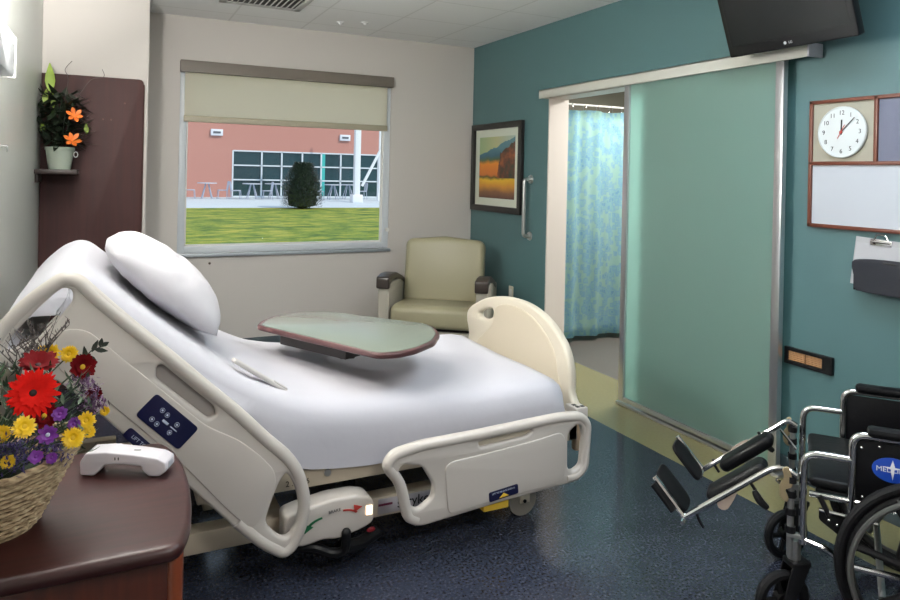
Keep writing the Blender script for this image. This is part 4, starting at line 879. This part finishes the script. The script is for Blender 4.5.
# ------------------------------------------------------------------ wheelchair (local: x forward, y towards the camera side, z up)
def pillow_pad(M):
    t = new(); box(t, -.125, .125, -.062, .062, -.026, .026, .025, None, 5)
    for v_ in t.verts:
        k = 1 - .35 * (abs(v_.co.x) / .125) ** 3; v_.co.y *= k; v_.co.z *= .6 + .4 * k
    t.transform(M); return t
wth = math.radians(127.5)
wc = thing('wheelchair', 'black and chrome wheelchair with raised leg rests in front of the teal wall', 'wheelchair', (2.366, 1.757, 0), wth)
def wl(name, bm, m, parent=wc): return obj(name, bm, m, parent, local=True)
for s in (1, -1):
    y = .27 * s
    bm = tube(new(), rounded([(.018, y, .30), (.018, y, .61), (-.125, y, .612)], .05, 6), .0125, 12)
    tube(bm, rounded([(.018, y, .315), (-.055, y, .30), (-.11, y, .26), (-.40, y, .26)], .03, 4), .011, 10)
    tube(bm, [(.0, y, .475), (-.43, y, .475)], .011, 10); tube(bm, rounded([(-.43, y, .10), (-.43, y, .90), (-.53, y, .92)], .03, 4), .0125, 10)
    wl('side_frame', bm, chrome_m)
    bm = tube(new(), rounded([(-.125, y, .42), (-.125, y, .698), (-.21, y, .70), (-.45, y, .70), (-.45, y, .50)], .045, 6), .0125, 12); ar = wl('armrest_frame', bm, chrome_m)
    wl('arm_pad', box(new(), -.44, -.165, y - .028, y + .028, .70, .732, .014), vinyl_m, ar)
    gd = wl('skirt_guard', box(new(), -.44, -.136, y - .004, y + .004, .475, .685, .003), vinyl_m, ar)
    bm = new()
    for p in ((-.15, .66), (-.155, .50), (-.20, .672)): ball(bm, (p[0], y + s * .006, p[1]), .005, 8)
    wl('rivet', bm, chrome_m, gd)
    if s > 0:
        ML = frame((-.238, y + .0045, .602), (-1, 0, 0), (0, 0, 1))
        bm = plate(new(), [[(.058 * math.cos(t), .040 * math.sin(t)) for t in [2 * PI * k / 36 for k in range(36)]]], .002, ML, .0004); lg = wl('oval_logo', bm, mat('logo_blue', (.01, .06, .42), .35), gd)
        bm = text(new(), 'MEDLINE', .023, ML @ Matrix.Translation((0, 0, .0016))); plate(bm, [[(-.007, .010), (0, .034), (.007, .010), (.03, .009), (.005, .003)] + [(0.004, -.010), (0, -.032), (-.004, -.010), (-.005, .003), (-.03, .009)]], .0008, ML @ Matrix.Translation((0, 0, .0013)), .0001)
        wl('logo_text', bm, mat('logo_white', (.8, .8, .85), .4), lg)
    # drive wheel
    yw = .325 * s
    bm = tube(new(), [(-.38 + .29 * math.cos(t), yw, .305 + .29 * math.sin(t)) for t in [2 * PI * k / 56 for k in range(56)]], .0165, 10, True); wh = wl('drive_wheel', bm, rubber_m)
    bm = tube(new(), [(-.38 + .262 * math.cos(t), yw, .305 + .262 * math.sin(t)) for t in [2 * PI * k / 56 for k in range(56)]], .014, 8, True)
    for k in range(8):
        a = 2 * PI * k / 8 + .2; d0 = V((math.cos(a), 0, math.sin(a))); c = V((-.38, yw, .305)); tube(bm, [c + d0 * .03, c + d0 * .15, c + d0 * .26], [.017, .012, .013], 8)
    cyl(bm, (-.38, yw - .03, .305), (-.38, yw + .03, .305), .04); wl('mag_rim', bm, black_m, wh)
    bm = tube(new(), [(-.38 + .262 * math.cos(t), yw + s * .048, .305 + .262 * math.sin(t)) for t in [2 * PI * k / 56 for k in range(56)]], .009, 8, True)
    for k in range(6):
        a = 2 * PI * k / 6; tube(bm, [(-.38 + .262 * math.cos(a), yw + s * .048, .305 + .262 * math.sin(a)), (-.38 + .262 * math.cos(a), yw, .305 + .262 * math.sin(a))], .004, 6)
    wl('hand_rim', bm, mat('rim_grey', (.06, .06, .058), .35), wh)
    # caster
    yc = .25 * s; cxw = .085; tr = .10
    C0 = V((cxw, yc, .10)); rot = Matrix.Translation((.03, yc, 0)) @ Matrix.Rotation(math.radians(35 if s > 0 else 40), 4, 'Z') @ Matrix.Translation((-.03, -yc, 0))
    bm = tube(new(), [rot @ V((cxw + .082 * math.cos(t), yc, .10 + .082 * math.sin(t))) for t in [2 * PI * k / 36 for k in range(36)]], .0175, 10, True); cw = wl('caster_wheel', bm, rubber_m)
    bm = new(); cyl(bm, (cxw, yc - .016, .10), (cxw, yc + .016, .10), .025, M=rot)
    for k in range(5): a = 2 * PI * k / 5; tube(bm, [(cxw, yc, .10), (cxw + .075 * math.cos(a), yc, .10 + .075 * math.sin(a))], .010, 6, M=rot)
    wl('caster_hub', bm, black_m, cw)
    bm = new()
    for q in (-1, 1): plate(bm, [r2([(cxw - .02, .08), (cxw + .02, .09), (.065, .225), (.0, .225)], .012)], .006, rot @ frame((0, yc + q * .027, 0), (1, 0, 0), (0, 0, 1)), .001)
    box(bm, -.003, .068, yc - .03, yc + .03, .215, .235, .005, rot); wl('caster_fork', bm, black_m, cw)
    bm = cyl(new(), (.042, yc, .235), (.042, yc, .30), .022); wl('caster_stem', bm, steel_m)
    # front post for leg rest, collars
    bm = tube(new(), [(.055, y, .25), (.055, y, .52)], .011, 10); box(bm, .018, .065, y - .012, y + .012, .315, .33, .002); wl('front_post', bm, steel_m)
    for z in (.33, .39, .45, .50): wl('post_collar', cyl(new(), (.055, y, z), (.055, y, z + .022), .017), black_m)
    # leg rest
    dz = 0 if s > 0 else -.025; E, Tp = V((.115, y, .535 + dz)), V((.400, y, .298 + dz))
    bm = tube(new(), rounded([(.040, y, .525), (.075, y, .545), (E.x, E.y, E.z), (Tp.x, Tp.y, Tp.z)], .02, 4), .011, 10); tube(bm, [(Tp.x + .005, y + s * .02, Tp.z - .015), (Tp.x + .005, y - s * .04, Tp.z - .015)], .008, 8)
    lr = wl('leg_rest', bm, chrome_m)
    bm = plate(new(), [s2([(.050, .50), (.062, .552), (.082, .545), (.078, .515), (.090, .49), (.088, .45), (.068, .435), (.062, .45), (.072, .475), (.056, .485)], 3)], .008, frame((0, y + s * .012, 0), (1, 0, 0), (0, 0, 1)), .002); wl('hinge_plate', bm, mat('brass_plate', (.50, .40, .24), .35, metal=.6), lr)
    bm = plate(new(), [s2([(.225, .435), (.285, .39), (.285, .360), (.255, .362)], 4)], .006, frame((0, y, 0), (1, 0, 0), (0, 0, 1)), .001); wl('pad_bracket', bm, mat('bracket_tan', (.42, .34, .28), .4), lr)
    dd = (Tp - E).normalized(); nn = V((-dd.z, 0, dd.x)); nn = nn if nn.z > 0 else -nn
    Mc = frame(E.lerp(Tp, .40) + V((0, -s * .07, 0)) + nn * (.004 if s > 0 else -.008), dd, (0, 1, 0)); t = pillow_pad(Mc); wl('calf_pad', t, vinyl_m, lr)
    up = V((.60, 0, .68)).normalized(); fpb = Tp + V((.0, 0, 0))
    Mp = frame(fpb + V((0, -s * .085, 0)), up, (0, 1, 0))
    wl('footplate', plate(new(), [rect(.0, .165, -.070, .065, .04)], .014, Mp, .005), rubber_m, lr)
    bm = tube(new(), [fpb, fpb + up * .165], .010, 8); wl('plate_bar', bm, chrome_m, lr)
    bm = tube(new(), [fpb + up * .04 + V((.012, s * .012, -.01)), fpb + up * .15 + V((.012, s * .012, -.01))], .014, 8); wl('heel_loop', bm, rubber_m, lr)
    bm = tube(new(), [(.185, y, .475), (.165, y + s * .0, .445)], .006, 8); tube(bm, smoothpath([(.17, y + .01 * s, .45), (.15, y + .015 * s, .42), (.125, y + .015 * s, .40)], 4), [.008, .011, .013, .014, .014, .013, .012, .011, .008], 8); wl('release_lever', bm, black_m, lr)
    bm = tube(new(), smoothpath([(.36, y, .325), (.352, y, .30), (.335, y, .275)], 3), .006, 6); wl('length_knob', bm, black_m, lr)
    bm = tube(new(), [(.10, y, .50), (.04, y - s * .03, .44)], .006, 6); wl('tilt_strut', bm, chrome_m, lr)
    # wheel lock
    bm = plate(new(), [r2([(-.03, .44), (-.03, .40), (-.09, .36), (-.105, .30), (-.13, .30), (-.13, .43)], .01)], .006, frame((0, y + s * .014, 0), (1, 0, 0), (0, 0, 1)), .001); tube(bm, [(-.06, y + s * .02, .42), (-.03, y + s * .02, .48)], .009, 8); lk = wl('wheel_lock', bm, black_m)
    bm = new()
    for p in ((-.06, .405), (-.085, .395), (-.105, .41), (-.11, .36)): ball(bm, (p[0], y + s * .018, p[1]), .006, 8)
    tube(bm, [(-.03, y + s * .02, .435), (-.20, y + s * .02, .425)], .006, 8); wl('lock_bolt', bm, chrome_m, lk)
    wl('push_grip', tube(new(), [(-.50, y, .918), (-.60, y, .925)], .017, 10), rubber_m)
bm = new(); t = box(new(), -.43, .0, -.245, .245, .485, .52, .016, None, 3); wl('seat', t, vinyl_m)
t = box(new(), -.445, -.43, -.25, .25, .52, .90, .006); wl('backrest', t, vinyl_m)
for s in (1, -1): wl('cross_brace', tube(new(), [(-.22, .25 * s, .46), (-.22, -.25 * s, .17)], .011, 10), steel_m)
wl('under_seat_rail', box(new(), -.40, -.02, -.235, .235, .455, .484, .006), black_m)

# ------------------------------------------------------------------ outside
GZ = -.2
def lawn_mat():
    m = mat('lawn_grass', (.2, .3, .03), .9); nt, b = nodes_of(m)
    n = nt.nodes.new('ShaderNodeTexNoise'); n.inputs['Scale'].default_value = 1.1; n.inputs['Detail'].default_value = 12; n.inputs['Roughness'].default_value = .75; nt.links.new(objcoord(nt, (1, 1.6, 1)), n.inputs['Vector'])
    r = ramp(nt, n.outputs['Fac'], [(.40, (.06, .13, .012)), (.5, (.20, .27, .02)), (.60, (.42, .38, .05))]); nt.links.new(r.outputs[0], b.inputs['Base Color']); return m
struct('ground_lawn', box(new(), -40, 60, 6.35, 32.5, GZ - .3, GZ), lawn_mat(), 'green lawn outside the window', smooth=False)
struct('ground_patio', box(new(), -40, 60, 32.5, 45, GZ - .3, GZ + .005), mat('pale_paving', (.62, .70, .74), .7, vary=.08, vscale=.6), 'pale concrete patio beyond the lawn', smooth=False)
bg_ = thing('opposite_building', 'salmon pink building across the lawn with a long band of dark windows', 'building', (10, 45, GZ))
BX0, BX1, BZ0, BZ1, BY = 6.85, 19.0, -.15, 2.70, 45
stucco = mat('salmon_stucco', (.50, .235, .19), .85, bump=.2, bscale=3)
bm = new(); box(bm, -30, BX0, BY, BY + 8, GZ, 9); box(bm, BX1, 50, BY, BY + 8, GZ, 9); box(bm, BX0, BX1, BY, BY + 8, BZ1, 9); box(bm, BX0, BX1, BY, BY + 8, GZ, BZ0); obj('wall', bm, stucco, bg_, smooth=False)
box_b = box(new(), BX0, BX1, BY + .6, BY + .7, BZ0, BZ1); obj('interior', box_b, mat('dim_interior', (.03, .05, .05), .6), bg_, smooth=False)
dg = mat('tinted_glass', (.012, .045, .052), .08, spec=.6, vary=.5, vscale=.4)
xs = [BX0] + [at(px, 175, BY).x for px in (261.5, 281.5, 302, 321, 340.5, 359.5, 378)] + [17.7, 18.9, 19.0]; zs = [BZ0, .90, 1.80, BZ1]
for i in range(len(xs) - 1):
    wn = obj('window', box(new(), xs[i] + .04, xs[i + 1] - .04, BY + .10, BY + .13, BZ0, BZ1), dg, bg_, smooth=False)
bm = new()
for x in xs: box(bm, x - .045, x + .045, BY - .03, BY + .10, BZ0, BZ1)
for z in zs: box(bm, BX0, BX1, BY - .03, BY + .10, z - .04, z + .04)
obj('window_mullions', bm, mat('mullion_white', (.68, .74, .78), .4), bg_, smooth=False)
obj('window_reveal', box(new(), xs[4] + .05, xs[4] + .26, BY + .0, BY + .10, BZ0, BZ1), mat('aqua_panel', (.05, .45, .42), .4), bg_, smooth=False)
for x, l in ((5.85, 'small white wall lamp on the pink building, left of its windows'), (14.0, 'small white wall lamp on the pink building, above its windows')):
    t = thing('building_wall_lamp', l, 'wall lamp', (x, 44.9, 3.6), 0, 'wall lamps on the pink building')
    obj('lamp_box', box(new(), x - .36, x + .36, 44.82, 44.999, 3.58, 3.98, .03), mat('lamp_box_white', (.72, .74, .8), .4), t); obj('lamp_grille', box(new(), x - .22, x + .22, 44.80, 44.83, 3.72, 3.84), mat('lamp_grille_dark', (.10, .11, .13), .5), t)
def post(name, label, px, Y, w_, z1=8):
    p = at(px, 190, Y); t = thing(name, label, 'column', (p.x, Y, GZ)); obj('shaft', box(new(), p.x - w_ / 2, p.x + w_ / 2, Y - w_ / 2, Y + w_ / 2, GZ, z1, .03), mat('white_post', (.80, .82, .84), .5), t)
    obj('base_block', box(new(), p.x - w_ * .9, p.x + w_ * .9, Y - w_ * .9, Y + w_ * .9, GZ, GZ + .45, .03), mat('white_post', (0, 0, 0)), t); return t
pt = post('patio_column', 'thick white column with a slanted brace in front of the dark windows', 356.5, 38, .33)
a, b_ = at(362, 186, 38), at(392, 128, 38); obj('brace', tube(new(), [a, b_], .085, 8), mat('white_post', (0, 0, 0)), pt)
post('patio_column', 'thin white column at the right edge of the window view', 379, 40, .12)
sb = thing('round_shrub', 'dark green bushy shrub standing at the far edge of the lawn', 'shrub', (*at(302, 208, 31.8).xy, GZ))
bm = new(); c = at(302, 208, 31.8)
for k in range(4200):
    t = random.random() ** .8; a = random.uniform(0, 2 * PI); z = GZ + .05 + 2.0 * t; rr = (.88 * (1 + .10 * math.sin(a * 3 + t * 9)) * (1 - max(0, t - .35) ** 1.7 * 1.25)) * random.uniform(.6, 1.02)
    b0 = V((c.x + rr * math.cos(a), 31.8 + rr * math.sin(a), z)); d = V((math.cos(a) * .6, math.sin(a) * .6, random.uniform(.2, 1))).normalized(); leaf(bm, b0, b0 + d * random.uniform(.10, .18), .06, n=2)
obj('foliage', bm, leafm('shrub_leaf', (.045, .062, .045)), sb, angle=180)
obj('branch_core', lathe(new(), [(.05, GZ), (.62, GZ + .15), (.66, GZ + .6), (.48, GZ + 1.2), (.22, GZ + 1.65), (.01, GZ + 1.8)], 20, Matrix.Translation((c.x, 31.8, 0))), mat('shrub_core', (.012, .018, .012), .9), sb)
# patio furniture
pf_m = mat('patio_metal', (.42, .46, .56), .4, metal=.2)
def patio_table(label, x, y):
    t = thing('patio_table', label, 'table', (x, y, GZ + .005), 0, 'patio tables outside')
    obj('tabletop', cyl(new(), (0, 0, .88), (0, 0, .93), .55), mat('patio_top', (.55, .58, .66), .4), t, local=True); bm = new()
    for k in range(4): a = PI / 4 + k * PI / 2; obj('leg', tube(new(), [(.1 * math.cos(a), .1 * math.sin(a), .88), (.4 * math.cos(a), .4 * math.sin(a), .0)], .03, 6), pf_m, t, local=True)
    bm.free(); return t
def patio_chair(label, x, y, rz):
    t = thing('patio_chair', label, 'chair', (x, y, GZ + .005), rz, 'patio chairs outside')
    obj('seat', box(new(), -.26, .26, -.26, .26, .48, .53, .02), pf_m, t, local=True)
    bm = tube(new(), rounded([(-.25, .25, .5), (-.25, .32, 1.02), (.25, .32, 1.02), (.25, .25, .5)], .08), .022, 6)
    for k in range(3): tube(bm, [(-.12 + .12 * k, .26, .52), (-.12 + .12 * k, .32, 1.02)], .014, 5)
    obj('backrest', bm, pf_m, t, local=True)
    for sx_ in (-1, 1):
        for sy_ in (-1, 1): obj('leg', tube(new(), [(.24 * sx_, .24 * sy_, .5), (.27 * sx_, .28 * sy_, 0)], .02, 6), pf_m, t, local=True)
    return t
pt0 = pc0 = None
spots = [(207, 'in front of the bare pink wall at left'), (252, 'in front of the first dark window pane'), (274, 'just left of the shrub'), (333, 'just right of the shrub'), (348, 'between the shrub and the thick white column')]
for i, (px, l) in enumerate(spots):
    q = at(px, 190, 42.6 - (i % 2) * .6); lt = 'metal patio table ' + l
    if pt0 is None: pt0 = patio_table(lt, q.x, q.y)
    else: dup(pt0, (q.x, q.y, GZ + .005), 0, lt)
    for (ddx, rz, sd_) in ((-.95, PI / 2, 'left'), (.85, -PI / 2, 'right')):
        lc = '%s patio chair %s' % (sd_, l)
        loc = (q.x + ddx, q.y - .15, GZ + .005)
        if (i == 3 and ddx > 0) or (i in (2, 4) and ddx < 0): continue
        if pc0 is None: pc0 = patio_chair(lc, loc[0], loc[1], rz)
        else: dup(pc0, loc, rz, lc)
